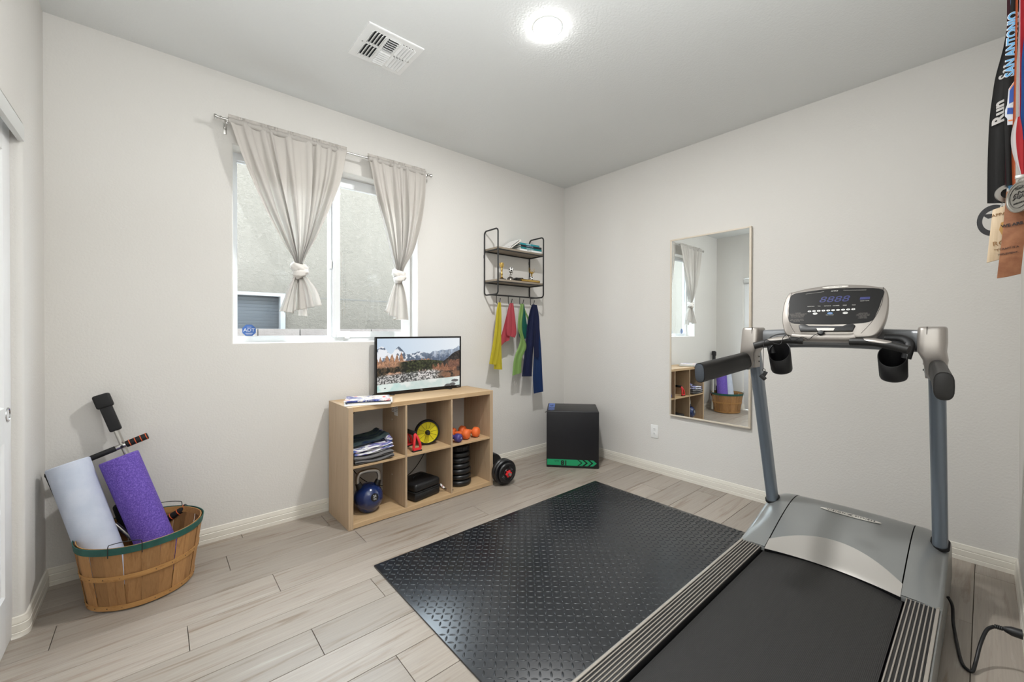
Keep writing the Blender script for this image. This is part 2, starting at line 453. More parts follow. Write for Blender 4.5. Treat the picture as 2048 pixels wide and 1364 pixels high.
# outside: neighbour's stucco wall, block fence
def outside():
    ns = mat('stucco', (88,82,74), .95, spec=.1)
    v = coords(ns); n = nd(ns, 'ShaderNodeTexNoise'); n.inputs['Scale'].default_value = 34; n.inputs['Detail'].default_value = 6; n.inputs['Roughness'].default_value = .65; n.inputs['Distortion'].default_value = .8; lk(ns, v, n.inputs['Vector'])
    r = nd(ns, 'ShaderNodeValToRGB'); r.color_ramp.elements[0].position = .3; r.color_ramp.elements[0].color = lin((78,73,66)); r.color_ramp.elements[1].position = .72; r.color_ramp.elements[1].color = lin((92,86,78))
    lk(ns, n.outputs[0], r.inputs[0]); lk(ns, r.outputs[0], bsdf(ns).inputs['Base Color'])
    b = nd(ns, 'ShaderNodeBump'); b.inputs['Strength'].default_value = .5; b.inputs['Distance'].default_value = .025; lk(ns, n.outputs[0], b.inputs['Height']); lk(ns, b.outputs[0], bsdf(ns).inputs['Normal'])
    house = root('neighbour_house', (-2,3,-.3), "neighbour's pale stucco house wall seen through the window", 'building')
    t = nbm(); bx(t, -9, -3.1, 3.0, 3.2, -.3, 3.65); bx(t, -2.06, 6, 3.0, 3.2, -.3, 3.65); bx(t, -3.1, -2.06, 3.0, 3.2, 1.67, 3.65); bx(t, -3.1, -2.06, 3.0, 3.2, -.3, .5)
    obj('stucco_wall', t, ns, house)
    t = nbm()
    bx(t, -2.0, 6, 2.997, 3.0, 1.662, 1.668); obj('control_joint', t, mat('joint_grey', (70,70,70), .9), house)
    t = nbm()
    frame4(t, -3.12, -2.03, .47, 1.70, 2.95, 3.05, .04, .055, .04, .04)
    fr = obj('window_frame', t, mat('neighbour_frame', (112,112,111), .5), house)
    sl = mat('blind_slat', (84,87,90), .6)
    proto = None
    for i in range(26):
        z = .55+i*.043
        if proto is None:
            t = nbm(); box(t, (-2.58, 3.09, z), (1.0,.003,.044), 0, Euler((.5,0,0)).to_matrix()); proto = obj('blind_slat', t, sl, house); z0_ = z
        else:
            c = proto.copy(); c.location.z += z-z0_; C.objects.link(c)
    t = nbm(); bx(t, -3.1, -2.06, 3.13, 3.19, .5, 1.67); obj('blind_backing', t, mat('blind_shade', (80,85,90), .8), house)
    fence = root('block_fence', (-2,2.0,-.3), 'low grey brown concrete block fence outside the window', 'fence')
    bmt = mat('block', (95,88,84), .95, spec=.1); noise_bump(bmt, 60, .5, .006); noise_color(bmt, [(.3,(88,81,77)),(.7,(101,94,89))], 9, detail=5)
    t = nbm(); bx(t, -6, 4, 2.015, 2.135, -.3, 1.236); obj('mortar', t, mat('mortar', (70,68,66), .95), fence)
    proto = None
    for row in range(3):
        for i in range(-7, 13):
            x = -2.487+.4*i+(.2 if row%2 else 0); z = 1.245-.2*(row+1)
            if proto is None:
                t = nbm(); bx(t, x+.005, x+.395, 2.0, 2.15, z+.004, z+.2, .004); proto = obj('concrete_block', t, bmt, fence); px, pz = x, z
            else:
                c = proto.copy(); c.location.x += x-px; c.location.z += z-pz; C.objects.link(c)
    g = nbm(); bx(g, -12, 10, .2, 12, -.4, -.3); o = struct('ground', g, mat('gravel', (170,160,150), .95)); 
outside()

# ---------------------------------------------------------------- curtains
M_curtain = mat('curtain_cloth', (228,223,217), .9, spec=.15)
M_curtain.node_tree.nodes['Principled BSDF'].inputs['Sheen Weight'].default_value = .2
noise_bump(M_curtain, 600, .15, .0006)
def interp(pts, t):
    """pts: list of (x,z); parameter t by index"""
    f = t*(len(pts)-1); i = min(int(f), len(pts)-2); k = f-i
    a, b = pts[i], pts[i+1]; return a[0]+(b[0]-a[0])*k, a[1]+(b[1]-a[1])*k
def fold(s, nf, seed, sharp=.6):
    rnd = random.Random(seed); ph = [rnd.uniform(0, 6.28) for _ in range(4)]
    s2 = s+.035*math.sin(2*PI*s*2+ph[0])+.018*math.sin(2*PI*s*5+ph[1])
    a = math.sin(2*PI*nf*s2+ph[2]); b = math.sin(2*PI*nf*.53*s2+ph[3])
    return .72*math.copysign(abs(a)**sharp, a)+.38*b
def drape(bm, L, R, ycen, amp, nf, seed, cols=140, rows=40, thick=.0015, mp=None, sub=6, shear=0.0, phase=0.0, jag=0):
    Lp = [tuple(v)[:2] for v in catmull([(a,b,0) for a,b in L], sub)]; Rp = [tuple(v)[:2] for v in catmull([(a,b,0) for a,b in R], sub)]
    mp = mp or (lambda a, d, z: (a, d, z))
    def fn(u, v):
        lx, lz = interp(Lp, v); rx, rz = interp(Rp, v)
        d = ycen(v) + amp(v)*fold(u+phase*v, nf, seed)
        x = lx+(rx-lx)*u; z = lz+(rz-lz)*u
        w_ = abs(rx-lx); x += w_*.35/nf*math.cos(2*PI*nf*u+seed+phase*v*nf)*min(1, amp(v)*14)*min(1, 4*u, 4*(1-u))
        if jag: z += jag*v**8*math.sin(u*23+seed)*.5
        return mp(x, d, z)
    return grid(bm, fn, cols, rows, thick)
def curtain(label, L, R, knot, tails, seed, nf):
    kx, kz = knot; zt = (L[0][1]+R[0][1])/2
    o = root('curtain', ((L[0][0]+R[0][0])/2, -.085, kz-.3), label, 'curtain', 'knotted curtains on the rod')
    bm = nbm()
    drape(bm, L, R, lambda v: -.091-.035*math.sin(PI*v)*.6, lambda v: .0065+.034*min(1, v*2.2)*(1-.55*v), nf, seed, cols=220, rows=60, sub=8)
    obj('drape', bm, M_curtain, o, ang=180, recalc=True)
    # rod pocket and ruffled header, gathered on the rod
    bm = nbm(); x0, x1 = L[0][0]-.001, R[0][0]+.001; nfh = nf*2.6
    def fh(u, v):
        zz = L[0][1]+(R[0][1]-L[0][1])*u
        g = fold(u, nfh, seed+5, 1)
        if v < .72: a = -.55*PI+1.35*PI*(v/.72); r = .0145+.0022*g; return (x0+(x1-x0)*u, -.085-r*math.cos(a-PI*.10), zz-.017+r*1.1*math.sin(a-PI*.10)+.001*g)
        k = (v-.72)/.28; return (x0+(x1-x0)*u, -.085-.002+.006*g*(.4+k), zz-.0035+.022*k+.003*g*k)
    grid(bm, fh, 300, 16, .0010); obj('gathered_header', bm, M_curtain, o, ang=180)
    # knot: cloth wound around itself (three interlocked wraps with creases)
    bm = nbm()
    rnd = random.Random(seed)
    def wrap(c, ax, R1, R2, tw, th, ph):
        F = Euler(ax).to_matrix(); N = 44; S = 18; rings = []
        for i in range(N):
            a = 2*PI*i/N; cc = Vector((R1*math.cos(a), R2*math.sin(a), 0)); d = Vector((math.cos(a), math.sin(a), 0))
            ring = []
            for k in range(S):
                b = 2*PI*k/S
                rad_ = th*(1+.16*math.sin(5*b+3*a*tw+ph)+.08*math.sin(9*b-2*a+ph))
                p = cc+d*rad_*math.cos(b)*.75+Vector((0,0,1))*rad_*math.sin(b)*1.25
                ring.append(bm.verts.new(Vector(c)+F@p))
            rings.append(ring)
        for i in range(N):
            for k in range(S): bm.faces.new((rings[i][k], rings[i][(k+1)%S], rings[(i+1)%N][(k+1)%S], rings[(i+1)%N][k]))
    wrap((kx, -.10, kz+.020), (.35,.25,0), .036, .030, 1, .021, seed)
    wrap((kx+.006, -.104, kz-.014), (-.25,-.55,.3), .034, .030, 2, .020, seed+1)
    wrap((kx-.002, -.10, kz+.002), (.2,1.0,.6), .030, .030, 1, .017, seed+2)
    obj('knot', bm, M_curtain, o, ang=180)
    bm = nbm()
    for (TL, TR, yy, sd, n2) in tails:
        drape(bm, TL, TR, lambda v, yy=yy: -.10+yy*v, lambda v: .012+.022*v, n2, sd, cols=70, rows=26, sub=5)
    obj('tail', bm, M_curtain, o, ang=180)
    return o
curtain('wide off white curtain knotted low over the left window pane',
    [(-2.968,2.452),(-2.895,2.22),(-2.80,1.98),(-2.70,1.78),(-2.640,1.685),(-2.622,1.64)],
    [(-2.304,2.457),(-2.345,2.25),(-2.415,2.05),(-2.50,1.84),(-2.565,1.70),(-2.580,1.64)], (-2.600,1.605),
    [([(-2.62,1.60),(-2.655,1.52),(-2.69,1.42),(-2.716,1.345)], [(-2.60,1.60),(-2.615,1.50),(-2.628,1.41),(-2.635,1.335)], -.015, 3, 2),
     ([(-2.61,1.59),(-2.625,1.52),(-2.635,1.43),(-2.640,1.348)], [(-2.585,1.59),(-2.535,1.54),(-2.495,1.48),(-2.470,1.392)], .0, 5, 3),
     ([(-2.605,1.58),(-2.605,1.48),(-2.600,1.40),(-2.598,1.325)], [(-2.59,1.58),(-2.565,1.48),(-2.550,1.40),(-2.545,1.318)], .03, 8, 1)], 11, 8)
curtain('narrow off white curtain knotted low over the right window pane',
    [(-2.155,2.457),(-2.110,2.22),(-2.055,2.02),(-2.000,1.83),(-1.962,1.70),(-1.950,1.655)],
    [(-1.702,2.462),(-1.725,2.25),(-1.765,2.05),(-1.828,1.83),(-1.890,1.71),(-1.905,1.655)], (-1.929,1.628),
    [([(-1.945,1.62),(-1.975,1.54),(-2.005,1.46),(-2.034,1.365)], [(-1.925,1.62),(-1.94,1.53),(-1.945,1.42),(-1.950,1.305)], -.01, 4, 2),
     ([(-1.935,1.61),(-1.95,1.52),(-1.955,1.42),(-1.957,1.310)], [(-1.915,1.61),(-1.88,1.53),(-1.862,1.44),(-1.850,1.309)], .01, 9, 2)], 23, 7)
def rod():
    o = root('curtain_rod', (-2.34,-.085,2.43), 'thin brushed nickel curtain rod above the window', 'curtain rod')
    z0, z1 = 2.437, 2.443
    bm = nbm(); cyl(bm, (-3.0,-.085,z0), (-1.68,-.085,z1), .0075, seg=16); obj('rod', bm, M_steel, o)
    for x, s, z in ((-3.0,-1,z0), (-1.68,1,z1)):
        bm = nbm(); prof = [(0,0),(.010,0),(.011,.004),(.008,.010),(.0085,.018),(.013,.024),(.014,.030),(.012,.034),(.0,.036)]
        lathe(bm, prof, (x,-.085,z), (s,0,0), 20); obj('finial', bm, M_steel, o)
    for x, z in ((-2.975,z0), (-1.695,z1)):
        bm = nbm(); bx(bm, x-.008, x+.008, -.004, 0, z-.055, z+.01, .001); bx(bm, x-.005, x+.005, -.085, -.002, z-.022, z-.014, .001)
        cyl(bm, (x,-.085,z-.018), (x,-.085,z-.004), .011, seg=14); obj('bracket', bm, M_steel, o)
rod()

# ---------------------------------------------------------------- ceiling light and vent
def ceiling_light():
    c = (-1.807, -1.502)
    o = root('ceiling_light', (c[0], c[1], H), 'round glowing disc light flush on the ceiling', 'light')
    bm = nbm(); lathe(bm, [(.068,0),(.0725,0),(.0728,-.0012),(.071,-.0022),(.069,-.002)], (c[0],c[1],H), (0,0,1), 48); obj('trim_ring', bm, M_white, o)
    em = mat('lamp_lens', (255,255,255), .5, emit=(251,251,250), es=LAMP)
    bm = nbm(); lathe(bm, [(.0695,-.001),(.0690,-.0028),(.064,-.0044),(.050,-.0056),(.030,-.0062),(0,-.0065)], (c[0],c[1],H), (0,0,1), 48)
    obj('lens', bm, em, o)
ceiling_light()
def vent():
    x0, x1, y0, y1 = -2.493, -2.193, -.960, -.666
    cx, cy = (x0+x1)/2, (y0+y1)/2
    o = root('ceiling_vent', (cx, cy, H), 'square white four way air vent on the ceiling', 'vent')
    bm = nbm(); dark = mat('duct_dark', (45,46,48), .9)
    bx(bm, x0+.03, x1-.03, y0+.03, y1-.03, H-.0016, H-.0004); obj('duct_opening', bm, dark, o)
    # plate with cut windows: three columns of louvres
    z1, z0 = H-.001, H-.007
    bm = nbm()
    cols = [(x0+.038, x0+.105), (x0+.122, x1-.122), (x1-.105, x1-.038)]
    rows_ = [(y0+.036, cy-.007), (cy+.007, y1-.036)]
    xs = [x0+.004, cols[0][0], cols[0][1], cols[1][0], cols[1][1], cols[2][0], cols[2][1], x1-.004]
    ys = [y0+.004, rows_[0][0], rows_[0][1], rows_[1][0], rows_[1][1], y1-.004]
    for i in range(7):
        for j in range(5):
            if i in (1,3,5) and j in (1,3): continue
            bx(bm, xs[i], xs[i+1], ys[j], ys[j+1], z0, z1)
    bmesh.ops.remove_doubles(bm, verts=bm.verts, dist=1e-5)
    # sloped rim
    for (a,b,c,d) in ((x0,x1,y0,y0+.006),(x0,x1,y1-.006,y1),(x0,x0+.006,y0+.006,y1-.006),(x1-.006,x1,y0+.006,y1-.006)): bx(bm, a, b, c, d, H-.006, H)
    obj('vent_plate', bm, M_white, o, ang=20)
    for ci, (a, b) in enumerate(cols):
        for (c, d) in rows_:
            if ci == 1:
                n = 6
                for k in range(n+1):
                    y = c+(d-c)*k/n; bm = nbm(); s = .7 if c > cy-.001 else -.7
                    box(bm, ((a+b)/2, y, H-.010), (b-a, .0022, .018), 0, Euler((s,0,0)).to_matrix()); obj('louvre', bm, M_white, o)
            else:
                n = 4; s = .8 if ci == 0 else -.8
                for k in range(n+1):
                    x = a+(b-a)*k/n; bm = nbm()
                    box(bm, (x, (c+d)/2, H-.010), (.0022, d-c, .018), 0, Euler((0,s,0)).to_matrix()); obj('louvre', bm, M_white, o)
    for xx in (x0+.022, x1-.022):
        bm = nbm(); cyl(bm, (xx, cy, H-.010), (xx, cy, H-.006), .004, seg=10)
        obj('screw', bm, M_steel, o)
vent()

# ---------------------------------------------------------------- mirror, outlet
def mirror():
    y0, y1, z0, z1 = -1.825, -1.203, .519, 1.993; xf = -.024; f = .0125
    o = root('wall_mirror', (-.01, (y0+y1)/2, z0), 'tall rectangular mirror in a thin pale frame on the wall', 'mirror')
    bm = nbm()
    for (a,b,c,d) in ((y0,y1,z0,z0+f),(y0,y1,z1-f,z1),(y0,y0+f,z0+f,z1-f),(y1-f,y1,z0+f,z1-f)): bx(bm, xf, -.001, a, b, c, d, .001)
    obj('frame', bm, mat('pale_frame', (214,203,186), .5), o)
    mm = mat('mirror_glass', (236,240,240), .0, metal=1)
    bm = nbm(); bx(bm, xf+.004, -.004, y0+f-.001, y1-f+.001, z0+f-.001, z1-f+.001); obj('mirror_glass', bm, mm, o, ang=None)
    o.rotation_euler = (0, 0, math.radians(-.37)); o.location.x -= .0025
mirror()
def outlet():
    yc, zc = -1.055, .355
    o = root('wall_outlet', (0, yc, zc), 'white duplex power outlet below the mirror side', 'outlet')
    bm = nbm(); box(bm, (-.003, yc, zc), (.006,.070,.114), .002); obj('cover_plate', bm, M_white, o)
    for dz in (-.0195, .0195):
        bm = nbm(); cyl(bm, (-.0085, yc, zc+dz), (-.005, yc, zc+dz), .0165, seg=20, bev=.001); s = obj('socket', bm, M_white, o)
        bm = nbm()
        for dy in (-.006, .006): box(bm, (-.0087, yc+dy, zc+dz+.004), (.001,.002,.007))
        cyl(bm, (-.0092, yc, zc+dz-.007), (-.0082, yc, zc+dz-.007), .002, seg=8)
        obj('slot', bm, M_blackmat, s)
outlet()

# ---------------------------------------------------------------- cube shelf
CUB = root('cube_shelf', (-2.399, -.397, 0), 'low light oak six compartment cube shelf standing under the window', 'shelf', rot=(0,0,math.radians(1.1)))
CW, CD, CH = 1.140, .355, .756
def cube_shelf():
    t, d = .030, .0145
    def P(name, *a, m=M_oak_z, bev=.0012):
        bm = nbm(); bx(bm, *a, bev, 1); return obj(name, bm, m, CUB, local=True, ang=20)
    P('side_panel', 0, t, 0, CD, 0, CH); P('side_panel', CW-t, CW, 0, CD, 0, CH)
    P('top_panel', t, CW-t, 0, CD, CH-t, CH, m=M_oak_x); P('bottom_panel', t, CW-t, 0, CD, 0.004, t+.004, m=M_oak_x)
    iw = (CW-2*t-2*d)/3
    xs = [t+iw, t+2*iw+d]
    for x in xs:
        P('divider', x, x+d, .002, CD, t+.004, CH-t)
    zs = .3735
    for i in range(3):
        a = t+i*(iw+d); P('shelf_board', a, a+iw, .003, CD, zs, zs+d, m=M_oak_x)
    dot = mat('dowel_cap', (236,232,224), .5)
    for x, zz in ((xs[0]-.0003, .60), (xs[0]-.0003, .21)):
        bm = nbm(); cyl(bm, (x, .20, zz), (x+.001, .20, zz), .006, seg=14); obj('dowel_cap', bm, dot, CUB, local=True)
    lab = mat('paper_label', (232,230,226), .7); ink = mat('label_ink', (120,70,60), .7); ink2 = mat('label_ink_grey', (110,112,118), .7)
    x = xs[0]
    for (y0, y1, z0, z1) in ((.165,.205,.655,.722), (.112,.165,.636,.722)):
        bm = nbm(); bx(bm, x-.0007, x-.0001, y0, y1, z0, z1); l = obj('paper_label', bm, lab, CUB, local=True, ang=None)
        for k in range(5):
            bm = nbm(); zz = z1-.012-k*.012; bx(bm, x-.0011, x-.0007, y0+.006, y1-.006-(.01 if k%2 else 0), zz, zz+(.007 if k == 1 else .003))
            obj('printed_line', bm, ink if y0 > .16 and k > 2 else ink2, l, local=False, ang=None) if False else None
            bmesh.ops.translate(bm, verts=bm.verts, vec=(0,0,0))
            o = obj('printed_line', bm, ink if y0 > .16 and k > 2 else ink2, None, loc=(0,0,0), ang=None); o.parent = l; o.location = -l.location
cube_shelf()
FZ, SZ = .0345, .3885      # compartment floor and shelf heights

# television with mountain picture
def fbm(x, y, o=5, seed=0, gain=.55):
    rs = np.random.RandomState(seed); r = np.zeros_like(x); a = 1.; tot = 0
    for k in range(o):
        g = rs.rand(67, 67); fx, fy = (x*2**k) % 66, (y*2**k) % 66
        ix, iy = fx.astype(int), fy.astype(int); tx, ty = fx-ix, fy-iy; tx = tx*tx*(3-2*tx); ty = ty*ty*(3-2*ty)
        v = (g[iy,ix]*(1-tx)+g[iy,ix+1]*tx)*(1-ty)+(g[iy+1,ix]*(1-tx)+g[iy+1,ix+1]*tx)*ty
        r += a*v; tot += a; a *= gain
    return r/tot
def picture_plane(name, parent, corner, right, up, W, Hh, nx, ny, colfn, es, rough=.25):
    u, v = np.meshgrid(np.linspace(0,1,nx+1), np.linspace(0,1,ny+1))
    col = colfn(u, v)
    c = np.array(corner); R = np.array(right, float)*W; U = np.array(up, float)*Hh
    co = c+u[...,None]*R+v[...,None]*U
    idx = np.arange((nx+1)*(ny+1)).reshape(ny+1, nx+1)
    fc = np.stack([idx[:-1,:-1], idx[:-1,1:], idx[1:,1:], idx[1:,:-1]], -1).reshape(-1, 4)
    me = bpy.data.meshes.new(name); inv = mw(parent).inverted()
    pc = co.reshape(-1,3); A = np.array(inv); pc = pc@A[:3,:3].T+A[:3,3]
    ctr = pc.mean(0)
    me.from_pydata((pc-ctr).tolist(), [], fc.tolist())
    at = me.color_attributes.new('Col', 'FLOAT_COLOR', 'POINT')
    cc = np.concatenate([col.reshape(-1,3), np.ones(((nx+1)*(ny+1),1))], 1)
    cl = np.where(cc[:,:3] <= .04045, cc[:,:3]/12.92, ((cc[:,:3]+.055)/1.055)**2.4); cc[:,:3] = cl
    at.data.foreach_set('color', cc.ravel().astype(np.float32))
    m = mat(name+'_print', (128,128,128), rough)
    vc = nd(m, 'ShaderNodeVertexColor'); vc.layer_name = 'Col'
    if es:
        bsdf(m).inputs['Base Color'].default_value = (0.01,.01,.01,1)
        lk(m, vc.outputs[0], bsdf(m).inputs['Emission Color']); bsdf(m).inputs['Emission Strength'].default_value = es
    else: lk(m, vc.outputs[0], bsdf(m).inputs['Base Color'])
    me.materials.append(m)
    o = bpy.data.objects.new(name, me); C.objects.link(o); o.parent = parent; o.location = ctr; return o
def mixc(a, b, t): return a*(1-t[...,None])+np.asarray(b)*t[...,None]
def sst(a, b, x): t = np.clip((x-a)/(b-a), 0, 1); return t*t*(3-2*t)
def landscape(u, v):
    n1 = fbm(u*9, v*6, 6, 1); n2 = fbm(u*40, v*26, 4, 2); n3 = fbm(u*18, v*12, 5, 3); n4 = fbm(u*90, v*60, 3, 4)
    sky = np.stack([.78+.14*u+0*v, .85+.09*u, .92+.04*u], -1)
    col = sky.copy()
    # far range with snow, fading to haze on the right
    ridge = .735+.075*np.sin(u*11+1)*np.exp(-u*1.2)+.12*np.exp(-((u-.245)/.05)**2)+.03*np.exp(-((u-.03)/.05)**2)+.05*(fbm(u*14, v*0, 5, 5)-.5)*2-.06*np.exp(-((u-.58)/.07)**2)+.10*sst(.7,1.,u)-.05*np.exp(-((u-.15)/.04)**2)
    mask = sst(0, .008, ridge-v)
    rock = np.stack([.33+.1*n3, .38+.1*n3, .45+.1*n3], -1); snow = np.array([.93,.94,.96])
    sn = sst(.50, .56, n2*.5+n3*.5+.06*sst(.5,.0,u))*(1-.6*sst(.45,.9,u))
    mtn = mixc(rock, snow, sn)
    haze = sst(.35,.75,u)*sst(.52,.8,v); mtn = mixc(mtn, (.66,.71,.78), .75*haze)
    lowr = sst(.72,.55,v); mtn = mixc(mtn, (.33,.38,.47), .7*lowr*sst(.3,.6,u))
    streak = fbm(u*70, v*8, 3, 9); mtn = mtn*(1-.25*(streak-.5)[...,None]*sst(.45,.7,u)[...,None]*2)
    col = mixc(col, mtn, mask)
    # orange larches: rows of narrow spires
    n5 = fbm(u*150, v*100, 2, 21); n6 = fbm(u*60, v*30, 3, 22)
    def spires(col, base, hgt, freq, seed, c, lo, hi, bottom):
        uu_ = u+.9/freq*(fbm(u*freq*.6, u*0+.7, 3, seed+40)-.5)*2+.006*(n6-.5); h = fbm(np.floor(uu_*freq)*.37+seed, u*0+.3, 2, seed); ph = np.abs((uu_*freq) % 1-.5)*2
        top_ = base+hgt*h*(1-ph**1.3)+.015*(n2-.5)
        m = sst(0,.012,top_-v)*sst(bottom-.03,bottom+.03,v)*sst(lo-.02,lo+.02,u)*sst(hi+.02,hi-.02,u)
        tone = np.stack([c[0]*(.62+.6*n6), c[1]*(.58+.64*n6), c[2]*(.60+.64*n6)], -1)*(.75+.5*n5)[...,None]
        return mixc(col, np.clip(tone,0,1), m*sst(.30,.45,n4*.5+n6*.5+.12))
    col = spires(col, .56, .20, 17, 3, (.72,.55,.42), -.1, .30, .42)
    col = spires(col, .56, .07, 30, 5, (.72,.55,.42), .28, .62, .50)
    hill = .575-.55*(u-.50)**2+.02*(n3-.5)+.012*(n6-.5); rs = .50+.24*sst(.72,1.0,u)+.03*(n6-.5)
    green = mixc(np.stack([.17+.2*n2,.19+.19*n2,.12+.1*n2],-1), (.07,.08,.06), sst(.30,.70,n6)*.85)
    col = mixc(col, green, sst(0,.012,hill-v)*sst(.20,.30,u)*sst(.90,.72,u))
    ls = mixc(np.stack([.22+.18*n2,.18+.14*n2,.13+.1*n2],-1), (.07,.08,.06), sst(.30,.66,n6)*.9)
    col = mixc(col, ls, sst(0,.03,.47+.05*(n6-.5)-v)*sst(.36,.22,u))
    rsl = mixc(np.stack([.20+.12*n2,.17+.1*n2,.16+.08*n2],-1), (.10,.10,.11), sst(.30,.70,n6)*.8)
    col = mixc(col, rsl, sst(0,.015,rs-v)*sst(.64,.80,u))
    col = spires(col, .40, .16, 19, 8, (.60,.42,.31), .64, .96, .30)
    col = spires(col, .52, .12, 23, 11, (.52,.37,.29), .84, 1.0, .40)
    col = spires(col, .33, .16, 14, 15, (.74,.58,.46), .10, .29, .30)
    col = spires(col, .32, .13, 26, 17, (.88,.74,.66), .46, .64, .20)
    # boulders
    bo = sst(.36,.66,fbm(u*75,v*52,4,12)); bould = mixc(np.stack([.22+.1*n2]*3,-1), (.88,.87,.86), bo)
    bm_ = sst(.40,.33,v+.12*np.abs(u-.6)+.05*(n3-.5))*sst(.12,.16,v)*sst(.0,.2,u+.2)*sst(.82,.68,u)
    col = mixc(col, bould, bm_*.92)
    br = mixc(np.stack([.42+.2*n2,.32+.12*n2,.24+.1*n2],-1), (.14,.13,.12), sst(.45,.58,n3)); col = mixc(col, br, sst(.34,.28,v)*sst(.13,.17,v)*sst(.66,.8,u))
    # water and shore
    sh = .155+.045*(u-.2)+.012*(n3-.5)
    wat = np.stack([.76-.10*sst(.5,.0,u)+.14*n3,.84+.0*u+.06*n3,.82+.06*n3],-1)
    wat = mixc(wat, (.94,.94,.92), sst(.45,.62,n1)*.7)
    col = mixc(col, wat, sst(0,.008,sh-v))
    for (cx_, cy_, rx, ry) in ((.93,.105,.05,.03),(.90,.03,.045,.035),(.83,.01,.04,.04),(.085,.07,.012,.01)):
        dd = ((u-cx_)/rx)**2+((v-cy_)/ry)**2+.7*(n2-.5); col = mixc(col, np.stack([.28+.2*n4]*3,-1), sst(1.0,.8,dd))
    return np.clip(col, 0, 1)
def television():
    x0, x1, z0, z1, yf = -2.0985, -1.366, .760, 1.183, -.080
    o = root('television', ((x0+x1)/2, -.06, .757), 'flat screen television showing a mountain lake, standing on the cube shelf', 'television')
    bm = nbm(); b = .0125
    frame4(bm, x0, x1, z0, z1, yf, yf+.012, b, b, .021, b)
    obj('bezel', bm, mat('tv_bezel', (16,16,18), .25), o)
    bm = nbm(); bx(bm, x0+.002, x1-.002, yf+.012, yf+.030, z0+.002, z1-.002, .004); bx(bm, x0+.12, x1-.12, yf+.028, yf+.055, z0+.03, z1-.14, .008); obj('back_shell', bm, M_blackmat, o)
    picture_plane('screen', o, (x0+b-.001, yf+.003, z0+.0205), (1,0,0), (0,0,1), x1-x0-2*b+.002, z1-z0-b-.0195, 400, 226, landscape, TVE)
    for x in (x0+.12, x1-.12):
        bm = nbm(); bx(bm, x-.012, x+.012, yf-.035, yf+.06, .7575, .7625, .002); obj('foot', bm, M_black, o)
    cx = (x0+x1)/2
    text('brand_lettering', 'TCL', .011, (cx, yf-.0006, z0+.0105), (1,0,0), (0,0,1), mat('silver_ink', (190,190,190), .3), o)
    text('corner_lettering', 'Roku TV', .008, (x1-.028, yf-.0006, z0+.0105), (1,0,0), (0,0,1), MATS['silver_ink'], o)
TVE = .95
television()

def magazines():
    c0 = Vector((-2.215, -.262, .7572)); 
    labs = ['bottom magazine of the stack on the cube shelf, pale cover sticking out', 'glossy magazine second from the bottom of the stack on the cube shelf', 'magazine second from the top of the stack, dark blue spine', 'topmost magazine of the stack with a colourful blue and red cover']
    z = c0.z
    cols = [((232,230,226),(190,186,180)), ((225,222,216),(120,110,112)), ((205,205,210),(35,45,80)), ((215,210,205),(50,70,140))]
    for i in range(4):
        a = [-.30,-.42,-.36,-.40][i]; ox, oy = [(-.028,-.030),(.008,-.004),(-.006,.006),(-.010,.0)][i]
        th = [.005,.006,.0075,.0065][i]
        o = root('magazine', (c0.x+ox, c0.y+oy, z), labs[i], 'magazine', 'magazines stacked on the cube shelf', rot=(0,0,a))
        W, D = .275, .205
        bm = nbm(); bx(bm, -W/2, W/2, -D/2, D/2, .0006, th-.0006); obj('pages', bm, mat('paper_pages', (226,222,214), .8), o, local=True, ang=None)
        mc = mat('magazine_cover_%d' % i, cols[i][0], .3)
        if i == 3: noise_color(mc, [(.36,(215,60,70)),(.42,(235,232,226)),(.50,(215,205,190)),(.56,(70,85,160)),(.62,(40,50,110)),(.70,(230,228,224))], 9, detail=3, dist=1.2)
        bm = nbm(); bx(bm, -W/2-.0005, W/2, -D/2-.0005, D/2, th-.0006, th, .0002, 1); bx(bm, -W/2-.0005, W/2, -D/2, D/2, 0, .0006)
        bx(bm, -W/2-.0008, W/2, -D/2-.001, -D/2-.0003, 0, th) if i in (2, 3) else bx(bm, -W/2-.001, -W/2-.0003, -D/2, D/2, 0, th)
        obj('cover', bm, [mc, MATS['magazine_cover_%d' % i]][0] if i != 2 else mat('magazine_navy', cols[2][1], .35), o, local=True, ang=None)
        z += th+.0001
magazines()

